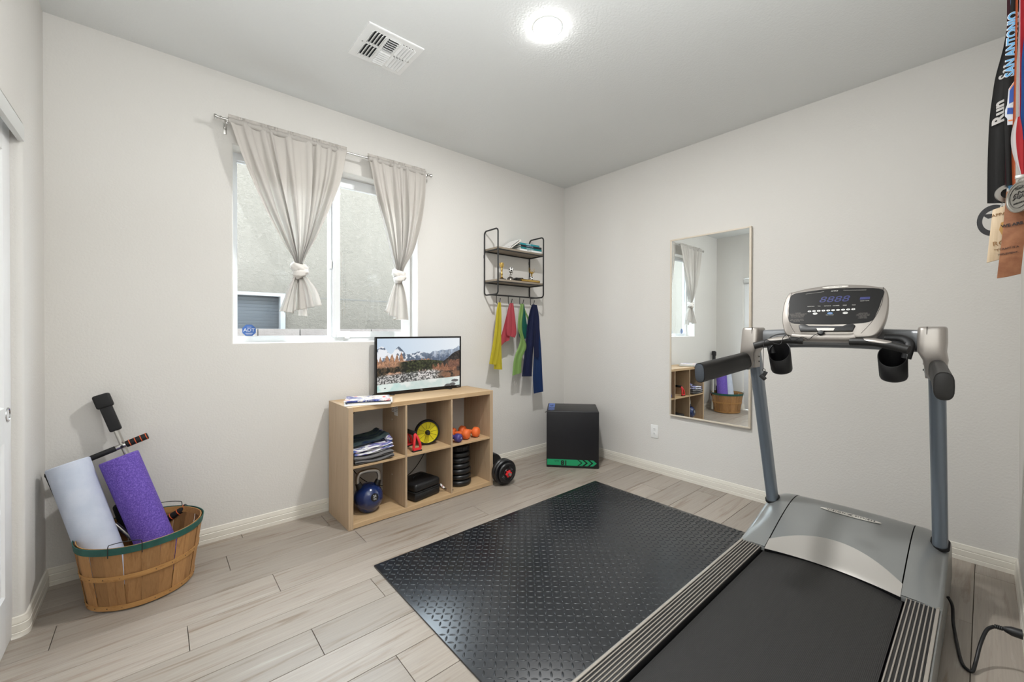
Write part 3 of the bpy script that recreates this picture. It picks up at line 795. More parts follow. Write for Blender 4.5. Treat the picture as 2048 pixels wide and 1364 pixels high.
# ---------------------------------------------------------------- things in the cube shelf
def towels():
    # grey folded towel underneath, patterned one on top; outline of a soft fold seen from the front
    g = mat('grey_towel', (112,110,110), .95, spec=.1); noise_bump(g, 500, .6, .002)
    p = mat('patterned_towel', (220,220,225), .9, spec=.1); noise_bump(p, 500, .5, .002)
    v = coords(p, (5, 16, 30)); noise_color(p, [(.36,(40,55,120)),(.42,(225,226,230)),(.52,(232,232,232)),(.56,(120,95,160)),(.62,(60,100,160)),(.70,(225,228,230))], 1.4, vec=v, detail=3, dist=.6)
    def folded(o, name, m, layers, x0, x1, y0, y1, z0, th, rise, sd, mm=None):
        for k in range(layers):
            bm = nbm(); zb = z0+k*th
            def fn(u, v_, top):
                x = x0+(x1-x0)*u+(.006*math.sin(k*2.1+sd)); y = y0+(y1-y0)*v_
                lift = rise*(max(0, u-.45)/.55)**1.8*(.6+.4*v_) + .006*math.sin(u*7+sd+k)*top
                edge = min(1, 16*u, 16*(1-u), 11*v_, 16*(1-v_)); ef = math.sqrt(max(0, 1-(1-edge)**2))
                hh = th*(.5+.485*ef) if top else th*(.5-.485*ef)
                return (x, y, zb+hh+lift+max(0,.0))
            t = nbm()
            ww = lambda q: .5-.5*math.cos(PI*q); grid(t, lambda u, v_: fn(ww(u), ww(v_), 1), 44, 30); grid(t, lambda u, v_: fn(ww(u), ww(v_), 0), 44, 30)
            bmesh.ops.remove_doubles(t, verts=t.verts, dist=1e-4); merge(bm, t)
            obj(name, bm, mm[k] if mm else m, o, ang=60)
    o = root('folded_towel', (-2.21,-.26,SZ), 'plain grey folded towel under the patterned one in the cube shelf', 'towel', rot=(0,0,0))
    folded(o, 'towel_layer', g, 2, -2.362, -2.105, -.395, -.10, SZ+.0005, .0250, .012, 1)
    o = root('folded_towel', (-2.21,-.26,SZ+.05), 'patterned blue, purple and white folded towel lying on the grey one', 'towel')
    dk = mat('dark_green_towel', (62,72,84), .9, spec=.1); noise_bump(dk, 500, .5, .002)
    noise_color(dk, [(.35,(45,60,95)),(.5,(95,112,110)),(.65,(60,72,90))], 1.5, vec=coords(dk,(4,10,10)))
    folded(o, 'towel_layer', p, 2, -2.358, -2.100, -.385, -.12, SZ+.0520, .0225, .030, 3)
    bm = nbm()
    def top(u, v_):
        x = -2.355+.25*u; y = -.34+.22*v_
        z = SZ+.105+.018*math.sin(PI*u*.9+.3)*(.4+.6*v_)+.040*u**3
        return (x, y, z+.012*math.exp(-((u-.95)/.08)**2))
    grid(bm, top, 30, 12, .006); obj('towel_layer', bm, dk, o, ang=60)
    # rolled corner on the right
    bm = nbm(); tube(bm, [(-2.118,-.36,SZ+.118),(-2.112,-.28,SZ+.132),(-2.11,-.18,SZ+.135)], .020, 14, smooth=4); obj('towel_fold', bm, p, o, ang=60)
towels()

def kettlebell():
    c = Vector((-2.222, -.262, .127)); R = .0925
    o = root('kettlebell', (c.x, c.y, FZ), 'glossy blue kettlebell with a steel handle in the bottom compartment', 'kettlebell')
    blue = mat('blue_gloss', (20,42,92), .16, spec=.6, coat=.4)
    prof = [(0,-.0915),(.045,-.0915),(.060,-.080)]+[(R*math.sin(a), -R*math.cos(a)) for a in [math.radians(d) for d in range(46,172,7)]]+[(0,R)]
    bm = nbm(); lathe(bm, prof, c, (0,0,1), 40); obj('bell_body', bm, blue, o, ang=60)
    # horns: black necks then steel handle; handle plane turned slightly towards camera-left
    ax = Vector((math.cos(-.15), math.sin(-.15), 0))
    P = lambda a, z: c+ax*a+Vector((0,0,z))
    bm = nbm(); tube(bm, [P(-.066,.096),P(-.071,.122),P(-.064,.152),P(-.042,.168),P(0,.172),P(.042,.168),P(.064,.152),P(.071,.122),P(.066,.096)], .0135, 16, smooth=6); obj('handle', bm, M_steel, o, ang=60)
    for s in (-1, 1):
        bm = nbm(); cyl(bm, P(s*.050,.060), P(s*.0665,.102), .026, .0175, 20, bev=.002); obj('neck', bm, M_black, o)
    d = Vector((-.33,-.9,.30)).normalized()
    d = (Vector((-3.0,-2.9,1.2))-c).normalized()*.6+Vector((.25,-.7,.05)); d.normalize()
    bm = nbm(); pc = c+d*(R-.001); lathe(bm, [(0,.0016),(.024,.0010),(.0255,-.002),(.0255,-.006)], pc, d, 28); obj('badge', bm, M_black, o)
    side = Vector((0,0,1)).cross(d).normalized(); up = d.cross(side)
    text('badge_lettering', '24', .022, pc+d*.0022+up*.007, side, up, M_whiteink, o)
    text('badge_lettering', 'KG', .014, pc+d*.0022-up*.010, side, up, M_whiteink, o)
kettlebell()

def carry_case():
    o = root('carry_case', (-1.856,-.215,FZ), 'black zipped hard carry case in the middle bottom compartment', 'case', rot=(0,0,math.radians(12)))
    x0, x1, y0, y1 = -.105, .128, -.13, .085
    bm = nbm(); bx(bm, x0, x1, y0, y1, .001, .060, .016, 3); obj('case_base', bm, M_black, o, local=True)
    bm = nbm(); bx(bm, x0, x1, y0, y1, .064, .122, .020, 3); obj('case_lid', bm, M_black, o, local=True)
    bm = nbm(); bx(bm, x0-.001, x1+.001, y0-.001, y1+.001, .0585, .0655, .003); obj('zip', bm, M_blackmat, o, local=True)
    bm = nbm()
    for z in (.020,.036): bx(bm, x0+.014, x1-.014, y0-.0012, y0+.001, z, z+.003)
    for z in (.080,.094): bx(bm, x0+.018, x1-.018, y0-.0012, y0+.001, z, z+.003)
    obj('ribs', bm, M_blackmetal, o, local=True)
    bm = nbm(); tube(bm, [(-.02,.0,.121),(-.01,.0,.132),(.03,.01,.133),(.07,.01,.130),(.08,.01,.121)], .006, 8, smooth=4); obj('carry_handle', bm, M_black, o, local=True)
    # strap and tag hanging out
    bm = nbm(); tube(bm, [(.122,-.10,.050),(.145,-.115,.040),(.165,-.135,.022),(.20,-.160,.006),(.215,-.175,.005)], .0055, 8, smooth=5, flat=.5); obj('wrist_strap', bm, M_blackmat, o, local=True)
    bm = nbm(); prism(bm, [(.130,-.118,.058),(.142,-.120,.060),(.166,-.138,.030),(.152,-.136,.026)], (.001,.002,.001)); t_ = obj('tag', bm, M_white, o, local=True)
    bm = nbm(); lathe(bm, [(0,.001),(.005,.0008),(.005,0)], (.149,-.1305,.043), (.3,-.9,.2), 12); x = obj('tag_dot', bm, mat('red_ink', (190,40,60), .5), None, loc=(0,0,0)); x.parent = t_; x.location = -t_.location
carry_case()

def plates():
    c = (-1.492, -.235); z = FZ+.0005
    names = ['lowest and widest black weight plate of the stack in the cube shelf', 'black weight plate second from the bottom of the stack', 'black weight plate third from the bottom of the stack', 'black weight plate fourth from the bottom of the stack', 'black weight plate fifth from the bottom, with raised marks', 'black weight plate second from the top of the stack', 'topmost black weight plate with a ribbed rim, just under the shelf board']
    rs = [.098,.094,.097,.093,.092,.088,.086]; hs = [.044,.043,.044,.040,.044,.040,.052]
    for i in range(7):
        h, r = hs[i], rs[i]; ox, oy = random.uniform(-.003,.003), random.uniform(-.003,.003)
        o = root('weight_plate', (c[0]+ox, c[1]+oy, z), names[i], 'weight', 'weight plates stacked in the cube shelf')
        bm = nbm(); b = h*.3
        prof = [(.014,0),(r-b,0),(r-.005,b*.5),(r,b),(r,h-b),(r-.005,h-b*.5),(r-b,h-.001),(r-.03,h-.001),(r-.034,h-.006),(.035,h-.006),(.032,h-.002),(.014,h-.002),(.014,0)]
        lathe(bm, prof, (0,0,0), (0,0,1), 40); obj('plate', bm, mat('vinyl_black', (24,24,26), .35), o, local=True, ang=40)
        if i == 6:
            for k in range(36):
                a = 2*PI*k/36; bm = nbm(); box(bm, (r*math.cos(a), r*math.sin(a), h/2), (.004,.005,h*.7), .001, Euler((0,0,a)).to_matrix(), 1); obj('rim_rib', bm, MATS['vinyl_black'], o, local=True)
        if i == 4:
            for k, a in enumerate((-2.0,-1.86,-1.72)):
                bm = nbm(); box(bm, ((r+.0005)*math.cos(a), (r+.0005)*math.sin(a), h/2), (.002,.008,h*.30), .0008, Euler((0,0,a)).to_matrix(), 1); obj('raised_mark', bm, MATS['vinyl_black'], o, local=True)
        z += h+.0004
plates()

def ab_wheel():
    c = Vector((-1.775, -.245, SZ+.0925)); ax = Vector((-.28,-.96,0)).normalized(); R = .092
    o = root('ab_roller', (c.x, c.y, SZ), 'yellow and black ab roller wheel in the top middle compartment', 'exercise wheel')
    yel = mat('wheel_yellow', (214,200,30), .45)
    bm = nbm(); lathe(bm, [(R-.014,-.018),(R-.004,-.018),(R,-.010),(R,.010),(R-.004,.018),(R-.014,.018)], c, ax, 48); obj('tyre', bm, M_blackmat, o)
    bm = nbm(); lathe(bm, [(R-.013,.013),(R-.016,.014),(R-.020,.010),(.024,.010),(.022,.014),(.0,.014)], c, ax, 48); obj('wheel_face', bm, yel, o)
    bm = nbm(); lathe(bm, [(R-.013,-.013),(R-.016,-.014),(R-.020,-.010),(.024,-.010),(.022,-.014),(.0,-.014)], c, ax, 48); obj('wheel_face', bm, yel, o)
    F = frame_to(ax); dk = mat('yellow_groove', (120,110,20), .6)
    for k in range(12):
        a = 2*PI*k/12+.15; d = F@Vector((math.cos(a), math.sin(a), 0)); bm = nbm()
        cyl(bm, c+ax*.0102+d*.026, c+ax*.0102+d*(R-.018), .0013, seg=6); obj('spoke', bm, dk, o)
    bm = nbm(); cyl(bm, c-ax*.055, c+ax*.05, .0125, seg=20, bev=.003); obj('axle', bm, M_black, o)
    bm = nbm(); t = nbm(); 
    lathe(bm, [(0,.030),(.012,.030),(.016,.026),(.019,.014)], c, ax, 24); t.free(); obj('hub', bm, M_black, o)
ab_wheel()

def pushup_bar():
    red = mat('red_plastic', (214,42,48), .4)
    def one(x, y, rz, label):
        o = root('push_up_bar', (x, y, SZ), label, 'push-up bar', 'push-up bars beside the yellow wheel', rot=(0,0,rz))
        for s in (-1, 1):
            bm = nbm(); box(bm, (0, s*.085, .012), (.064,.020,.022), .005); obj('foot', bm, red, o, local=True)
            bm = nbm(); box(bm, (0, s*.085, .0045), (.070,.026,.009), .003); obj('rubber_pad', bm, M_blackmat, o, local=True)
        bm = nbm()
        tube(bm, [(-.028,-.085,.02),(-.022,-.084,.055),(-.010,-.070,.095),(0,-.052,.116)], .0095, 10, smooth=4)
        tube(bm, [(.028,-.085,.02),(.022,-.084,.055),(.010,-.070,.095),(0,-.052,.116)], .0095, 10, smooth=4)
        tube(bm, [(-.028,.085,.02),(-.022,.084,.055),(-.010,.070,.095),(0,.052,.116)], .0095, 10, smooth=4)
        tube(bm, [(.028,.085,.02),(.022,.084,.055),(.010,.070,.095),(0,.052,.116)], .0095, 10, smooth=4)
        obj('frame', bm, red, o, local=True)
        bm = nbm(); cyl(bm, (0,-.060,.118), (0,.060,.118), .0155, seg=18, bev=.004); obj('grip', bm, M_blackmat, o, local=True)
        return o
    one(-1.918, -.265, .06, 'nearer red and black push-up bar beside the yellow wheel')
    a = one(-1.925, -.115, .35, 'farther red push-up bar, mostly hidden behind the shelf divider'); 
pushup_bar()

def dumbbells():
    def db(p0, p1, r, m, label, face=None):
        p0, p1 = Vector(p0), Vector(p1); ax = (p1-p0).normalized(); c = (p0+p1)/2
        o = root('dumbbell', (c.x, c.y, SZ), label, 'dumbbell', 'small dumbbells in the top compartment')
        hl = .052
        for s, p in ((1, p0), (-1, p1)):
            t = nbm(); prof = [(0,0),(r*.62,0),(r*.9,.007),(r,.016),(r,hl-.014),(r*.88,hl-.004),(r*.5,hl)]
            lathe(t, prof, p, ax*s, 8)
            bmesh.ops.bevel(t, geom=[e for e in t.edges], offset=.0028, segments=2, affect='EDGES')
            obj('dumbbell_head', t, m, o, ang=40)
            bm = nbm(); lathe(bm, [(0,-.0012),(r*.42,-.0008),(r*.45,.001)], p, ax*s, 20); obj('end_disc', bm, m, o)
        bm = nbm(); q0, q1 = p0+ax*(hl-.004), p1-ax*(hl-.004)
        tube(bm, [q0.lerp(q1, k/8) for k in range(9)], .013, 14, rfun=lambda t_: .0125+.003*math.sin(PI*t_)); obj('grip', bm, m, o)
        return o
    org = mat('orange_vinyl', (236,112,52), .5); pur = mat('purple_vinyl', (72,62,128), .5)
    r = .041
    a = db((-1.460,-.335,SZ+r), (-1.545,-.185,SZ+r), r, org, 'orange dumbbell in the middle of the three, pointing at the room')
    b = db((-1.364,-.330,SZ+r), (-1.448,-.180,SZ+r), r, org, 'orange dumbbell nearest the shelf side panel')
    c = db((-1.560,-.370,SZ+.034), (-1.605,-.235,SZ+.034), .034, pur, 'small purple dumbbell beside the orange ones')
    ax = (Vector((-1.560,-.370,0))-Vector((-1.605,-.235,0))).normalized(); sd = Vector((0,0,1)).cross(ax)
    text('weight_number', '4', .022, Vector((-1.560,-.370,SZ+.034))+ax*.0016, sd, (0,0,1), M_whiteink, c)
dumbbells()

def big_dumbbell():
    p0 = Vector((-1.186,-.478,.0)); p1 = Vector((-1.150,-.150,.0)); ax = (p0-p1).normalized()
    p0.z = p1.z = .1015
    o = root('adjustable_dumbbell', (-1.18,-.30,0), 'black adjustable dumbbell with red star collars on the floor', 'dumbbell')
    bm = nbm(); cyl(bm, p1-ax*.03, p0+ax*.03, .0125, seg=18, bev=.002); obj('bar', bm, M_steel, o)
    vb = mat('vinyl_black', (24,24,26), .35)
    for s, p in ((1, p0), (-1, p1)):
        pos = -.095
        for (r, h) in ((.1005,.034),(.1005,.030),(.080,.024)):
            bm = nbm(); b = .008
            lathe(bm, [(.014,0),(r-b,0),(r,b),(r,h-b),(r-b,h),(r-.022,h),(r-.026,h-.005),(.034,h-.005),(.03,h),(.014,h),(.014,0)], p+ax*s*pos, ax*s, 44); pl = obj('weight_disc', bm, vb, o, ang=40)
            if r < .09:
                F = frame_to(ax*s)
                for k in range(28):
                    a = 2*PI*k/28; d = F@Vector((math.cos(a), math.sin(a), 0)); bm = nbm()
                    cyl(bm, p+ax*s*(pos+h-.004)+d*.036, p+ax*s*(pos+h-.004)+d*(r-.024), .0016, seg=5)
                    x = obj('face_rib', bm, vb, None, loc=(0,0,0)); x.parent = pl; x.location = -(Vector(o.location)+pl.location)
            pos += h+.001
        red = mat('red_plastic')
        F = frame_to(ax*s); bm = nbm(); pts = []
        for k in range(24):
            a = 2*PI*k/24; rad_ = .029 if k % 4 in (0, 1) else .021
            pts.append(p+ax*s*(pos+.001)+F@Vector((rad_*math.cos(a), rad_*math.sin(a), 0)))
        prism(bm, pts, ax*s*.016, .002); obj('star_collar', bm, red, o)
        bm = nbm(); lathe(bm, [(0,.021),(.010,.020),(.012,.016)], p+ax*s*pos, ax*s, 16); obj('collar_hub', bm, M_black, o)
big_dumbbell()

def wire(label, name, pts, r, cat='cable', m=None):
    bm = nbm(); tube(bm, pts, r, 8, smooth=8); o = obj(name, bm, m or M_blackmat, ang=60); return tag(o, label, cat)
wire('thin black power cable hanging behind the cube shelf', 'power_cable', [(-1.60,-.034,.78),(-1.62,-.036,.52),(-1.66,-.034,.30),(-1.80,-.036,.13),(-1.98,-.036,.085),(-2.12,-.036,.125),(-2.25,-.036,.27),(-2.28,-.03,.5),(-2.2,-.034,.7),(-2.0,-.034,.80)], .0028)

# ---------------------------------------------------------------- wall shelf with hooks
def wall_shelf():
    xl, xr, z0, z1 = -1.067, -.515, 1.545, 2.112; yf = -.198; yb = -.006; R = .03; r = .0068
    o = root('wall_shelf', ((xl+xr)/2, -.1, z0), 'two tier black metal wall shelf with grey boards and hooks', 'shelf')
    for x in (xl, xr):
        bm = nbm(); pts = []
        for (cy, cz, a0) in ((yb-R, z1-R, 0), (yf+R, z1-R, 90), (yf+R, z0+R, 180), (yb-R, z0+R, 270)):
            for k in range(7):
                a = math.radians(a0+k*15); pts.append((x, cy+R*math.cos(a), cz+R*math.sin(a)))
        tube(bm, pts, r, 10, closed=True); obj('side_frame', bm, M_blackmetal, o, ang=60)
        bm = nbm(); bx(bm, x-.007, x+.007, -.005, -.0005, 1.875, 1.905, .001); obj('wall_bracket', bm, M_blackmetal, o)
    for zt in (1.956, 1.678):
        bm = nbm(); bx(bm, xl+.003, xr-.003, yf+.006, yb-.004, zt-.018, zt, .001); obj('shelf_board', bm, M_greywood, o)
        bm = nbm(); z = zt-.023
        for (a,b,c,d) in ((xl,xr,yf-.002,yf+.008),(xl,xr,yb-.010,yb),(xl,xl+.010,yf+.008,yb-.010),(xr-.010,xr,yf+.008,yb-.010)): bx(bm, a, b, c, d, z-.004, z+.0045)
        obj('board_rim', bm, M_blackmetal, o)
    bm = nbm(); cyl(bm, (xl,-.100,z0), (xr,-.100,z0), r, seg=12); obj('lower_rail', bm, M_blackmetal, o)
    for x in HX:
        bm = nbm(); tube(bm, [(x,-.100,z0+.006),(x,-.100,z0-.02),(x,-.101,z0-.060),(x+.002,-.112,z0-.080),(x+.003,-.128,z0-.078),(x+.003,-.142,z0-.058),(x+.003,-.150,z0-.034)], .0032, 8, smooth=5)
        lathe(bm, [(0,-.004),(.0045,-.002),(.0045,.002),(0,.004)], (x+.003,-.150,z0-.032), (0,0,1), 10); obj('hook', bm, M_blackmetal, o, ang=60)
HX = (-1.005, -.868, -.728, -.590)
wall_shelf()
def books():
    zt = 1.9565
    data = [((232,232,230), .036, .300, .195, 'white book with black title, lowest of the lying stack', 'KIDS READ', (60,60,60)),
            ((20,120,125), .020, .285, .185, 'teal book lying second from the bottom of the stack', 'THE TEAL NIGHTS', (220,230,230)),
            ((25,25,32), .019, .285, .190, 'black book lying second from the top of the stack', 'SAMUEL PAINTER', (180,190,210)),
            ((40,140,150), .019, .255, .175, 'topmost lying book with a green blue spine', 'EVERGREEN', (235,240,240))]
    z = zt
    for i, (col, th, W, D, lab, tx, tc) in enumerate(data):
        th = [.017,.019,.018,.017][i]
        cx, cy = -.665+[.0,.008,.004,-.010][i], -.106+[0,.002,-.002,.003][i]; rz = [.10,.09,.12,.09][i]
        o = root('book', (cx, cy, z), lab, 'book', 'books lying on the upper wall shelf', rot=(0,0,-rz*.5))
        D = .165; W = [.262,.255,.250,.235][i]
        m = mat('book_cover_%d' % i, col, .4)
        bm = nbm(); bx(bm, -W/2, W/2, -D/2, D/2, 0, .0015); bx(bm, -W/2, W/2, -D/2, D/2, th-.0015, th); bx(bm, -W/2, W/2, -D/2-.001, -D/2+.001, 0, th, .0008, 1)
        obj('cover', bm, m, o, local=True, ang=None)
        bm = nbm(); bx(bm, -W/2+.003, W/2-.003, -D/2+.001, D/2-.003, .0015, th-.0015); obj('page_block', bm, mat('book_pages', (230,226,216), .8), o, local=True, ang=None)
        text('spine_lettering', tx, .0105, (-.02, -D/2-.0014, th/2), (1,0,0), (0,0,1), mat('spine_ink_%d' % i, tc, .6), o, local=True)
        z += th+.0003
    for i, (x, a, lab) in enumerate(((-.890,.95,'thin white booklet leaning lowest against the book stack'), (-.868,.98,'white book leaning on top of the thin booklet beside the stack'))):
        o = root('book', (x+.055, -.10, zt), lab, 'book', 'white books leaning against the stack')
        # leaning spine-out: bottom edge on the board, top on the stack
        th = [.007,.018][i]; L = .145; d = Vector((math.sin(a), 0, math.cos(a))); n = Vector((-math.cos(a), 0, math.sin(a)))
        b0 = Vector((x-.035+i*.004, -.185, zt+.0003)) + n*(0.008 if i else 0) + Vector((0.0,0,0))
        def slab(bm, o0, t0, t1, l0, l1, w0, w1):
            P = [b0+n*t0+d*l0, b0+n*t1+d*l0, b0+n*t1+d*l1, b0+n*t0+d*l1]
            prism(bm, [p+Vector((0,w0,0)) for p in P], (0,w1-w0,0))
        bm = nbm(); slab(bm, b0, 0, .001, 0, L, 0, .15); slab(bm, b0, th-.001, th, 0, L, 0, .15); slab(bm, b0, 0, th, 0, .001, 0, .15)
        obj('cover', bm, mat('white_cover', (228,226,224), .5), o, ang=None)
        bm = nbm(); slab(bm, b0, .001, th-.001, .001, L-.003, .002, .148); obj('page_block', bm, mat('book_pages'), o, ang=None)
books()
def trophies():
    zt = 1.6785
    blk = mat('trophy_base', (30,28,28), .35)
    def ball(o, c, r):
        t = nbm(); bmesh.ops.create_icosphere(t, subdivisions=4, radius=r)
        ico = nbm(); bmesh.ops.create_icosphere(ico, subdivisions=1, radius=1); dirs = [v.co.normalized() for v in ico.verts]; ico.free()
        R = Euler((.3,.5,.2)).to_matrix(); dirs = [R@d for d in dirs]
        bmesh.ops.translate(t, verts=t.verts, vec=c)
        for f in t.faces:
            n = (f.calc_center_median()-Vector(c)).normalized(); f.material_index = 1 if max(n.dot(d) for d in dirs) > .945 else 0
        obj('ball', t, [M_white, M_black], o, ang=180)
    # tall gold cup
    x, y = -.958, -.115
    o = root('trophy', (x,y,zt), 'slim gold trophy cup on the lower wall shelf behind the side frame', 'trophy')
    bm = nbm(); bx(bm, x-.030, x+.030, y-.025, y+.025, zt, zt+.014, .002); obj('base', bm, blk, o)
    bm = nbm(); lathe(bm, [(.022,.014),(.016,.020),(.008,.030),(.0075,.045),(.012,.055),(.008,.065),(.007,.085),(.011,.092),(.0075,.100),(.010,.112),(.0155,.122),(.0165,.155),(.0145,.155),(.0135,.124),(0,.118)], (x,y,zt), (0,0,1), 20); obj('cup', bm, M_gold, o)
    for s in (-1, 1):
        bm = nbm(); tube(bm, [(x+s*.015,y,zt+.148),(x+s*.024,y,zt+.150),(x+s*.024,y,zt+.128),(x+s*.014,y,zt+.122)], .0015, 6, smooth=4); obj('handle', bm, M_gold, o)
    # silver soccer trophy
    x, y = -.848, -.115
    o = root('trophy', (x,y,zt), 'silver trophy with a small soccer ball on top', 'trophy')
    bm = nbm(); lathe(bm, [(0,0),(.032,0),(.033,.008),(.030,.022),(.022,.034),(.012,.040),(0,.042)], (x-.008,y,zt), (0,0,1), 20); obj('base', bm, mat('dark_silver', (120,116,110), .3, metal=.8), o)
    bm = nbm(); tube(bm, [(x-.010,y,zt+.036),(x-.012,y-.004,zt+.055),(x+.004,y,zt+.064),(x+.008,y+.003,zt+.078),(x-.002,y,zt+.086)], .010, 10, smooth=5, rfun=lambda t_: .011-.004*math.sin(PI*t_*1.5)); obj('figure', bm, M_steel, o)
    ball(o, (x,y,zt+.105), .0225)
    # gold laurel trophy with ball
    x, y = -.575, -.10
    o = root('trophy', (x,y,zt), 'gold laurel trophy with a soccer ball below its prongs', 'trophy')
    bm = nbm(); bx(bm, x-.026, x+.026, y-.022, y+.022, zt, zt+.012, .002); lathe(bm, [(.020,.012),(.012,.018),(.010,.024),(0,.024)], (x,y,zt), (0,0,1), 16); obj('base', bm, M_gold, o)
    ball(o, (x,y,zt+.046), .0225)
    bm = nbm(); lathe(bm, [(.0,.066),(.012,.070),(.005,.078),(.006,.088),(.014,.098),(.016,.112),(0,.106)], (x,y,zt), (0,0,1), 16); obj('cup', bm, M_gold, o)
    for k, (dx, tz) in enumerate(((-.034,.150),(-.018,.140),(.0,.135),(.018,.142),(.034,.148))):
        bm = nbm(); tube(bm, [(x,y,zt+.095),(x+dx*.7,y,zt+.104),(x+dx*1.1,y,zt+.125),(x+dx*.9,y-.002,zt+tz)], .0028, 6, smooth=4, rfun=lambda t_: .0034*(1-.7*t_)); obj('laurel_prong', bm, M_gold, o)
    # gold tube lying in front
    bm = nbm(); cyl(bm, (-.775,-.170,zt+.0125), (-.548,-.176,zt+.0125), .0122, seg=24, bev=.002); tag(obj('award_tube', bm, M_gold, ang=40), 'gold metal tube lying along the shelf edge in front of the trophies', 'tube')
    bm = nbm(); prism(bm, [(-.800,-.11,zt),(-.690,-.11,zt),(-.688,-.11,zt+.040),(-.700,-.11,zt+.045),(-.770,-.11,zt+.040),(-.800,-.11,zt+.030)], (0,.05,0), .003); tag(obj('small_case', bm, M_black, ang=40), 'small black case standing behind the gold tube on the wall shelf', 'case')
    bm = nbm(); prism(bm, [(-.815,-.160,zt),(-.765,-.160,zt),(-.765,-.160,zt+.008),(-.79,-.160,zt+.030),(-.815,-.160,zt+.034)], (0,.03,0), .002); 
    o = tag(obj('name_plate', bm, M_black, ang=40), 'small dark name plate stand beside the soccer trophy', 'name plate')
trophies()

# ---------------------------------------------------------------- resistance bands on the hooks
def bands():
    def bandmat(n, c):
        m = mat(n, c, .55, spec=.35); b = bsdf(m); b.inputs['Transmission Weight'].default_value = .0; noise_bump(m, 40, .25, .004); return m
    def band(label, m, sheets, x, thick=.0012):
        bm = nbm()
        for k, (L, R, y, amp, nf, sd) in enumerate(sheets):
            drape(bm, L, R, lambda v, y=y: y-.004*math.sin(v*PI), lambda v, amp=amp: amp*(.5+.8*v*(1-v)*2), nf, sd, cols=26, rows=30, thick=thick, sub=4)
        o = obj('resistance_band', bm, m, ang=70); tag(o, label, 'exercise band', 'exercise bands hanging from the wall shelf hooks'); return o
    y = -.135
    band('yellow flat exercise band hanging from the first hook', bandmat('band_yellow', (212,198,62)), [
        ([(-1.022,1.478),(-1.045,1.40),(-1.062,1.25),(-1.088,1.10),(-1.122,.945)], [(-.994,1.478),(-.990,1.38),(-.992,1.22),(-1.010,1.08),(-1.040,.930)], y-.012, .006, 1.5, 3),
        ([(-1.015,1.474),(-1.030,1.36),(-1.045,1.18),(-1.058,1.02),(-1.064,.895)], [(-.990,1.474),(-.984,1.36),(-.984,1.18),(-.978,1.02),(-.968,.885)], y, .005, 1.2, 5)], -1)
    band('pink and red exercise band bunched short on the second hook', bandmat('band_red', (200,88,98)), [
        ([(-.888,1.478),(-.915,1.42),(-.930,1.34),(-.938,1.25),(-.925,1.19)], [(-.850,1.478),(-.838,1.40),(-.822,1.30),(-.812,1.21),(-.830,1.165)], y-.014, .009, 2, 2),
        ([(-.880,1.470),(-.925,1.34),(-.965,1.22),(-1.005,1.12),(-.990,1.065)], [(-.845,1.470),(-.860,1.34),(-.880,1.22),(-.885,1.145),(-.955,1.135)], y+.004, .006, 1.4, 8)], -1)
    band('light green exercise band twisted down from the third hook', bandmat('band_green', (150,185,110)), [
        ([(-.758,1.478),(-.775,1.40),(-.790,1.32),(-.790,1.24),(-.760,1.17),(-.775,1.10),(-.835,.98),(-.855,.825)], [(-.722,1.478),(-.730,1.40),(-.745,1.32),(-.745,1.24),(-.725,1.17),(-.690,1.08),(-.745,.98),(-.752,.842)], y-.012, .008, 1.5, 6),
        ([(-.735,1.475),(-.700,1.40),(-.665,1.34),(-.665,1.29),(-.700,1.25)], [(-.712,1.475),(-.675,1.40),(-.628,1.33),(-.635,1.28),(-.690,1.24)], y+.002, .005, 1.2, 9)], -1)
    band('dark green exercise band tucked behind the light green one', bandmat('band_dark_green', (28,105,92)), [
        ([(-.735,1.474),(-.750,1.38),(-.770,1.28),(-.775,1.20),(-.745,1.145)], [(-.705,1.474),(-.690,1.38),(-.670,1.28),(-.640,1.20),(-.640,1.165)], y-.004, .007, 2, 4)], -1)
    band('dark navy exercise band looped twice on the last hook', bandmat('band_navy', (36,44,82)), [
        ([(-.612,1.478),(-.650,1.40),(-.685,1.26),(-.705,1.10),(-.722,.95),(-.742,.808)], [(-.572,1.478),(-.560,1.38),(-.572,1.24),(-.590,1.10),(-.605,.95),(-.612,.800)], y-.010, .007, 1.6, 7),
        ([(-.598,1.474),(-.600,1.36),(-.600,1.22),(-.605,1.10),(-.594,.985)], [(-.560,1.474),(-.535,1.36),(-.530,1.22),(-.540,1.10),(-.530,.975)], y-.020, .004, 1, 1)], -1)
    band('long blue exercise band behind the navy one, reaching lowest', bandmat('band_blue', (38,66,118)), [
        ([(-.600,1.472),(-.590,1.36),(-.585,1.20),(-.580,1.00),(-.590,.80),(-.575,.632)], [(-.560,1.472),(-.520,1.36),(-.500,1.20),(-.480,1.00),(-.465,.80),(-.449,.640)], y+.004, .005, 1.2, 12)], -1)
bands()

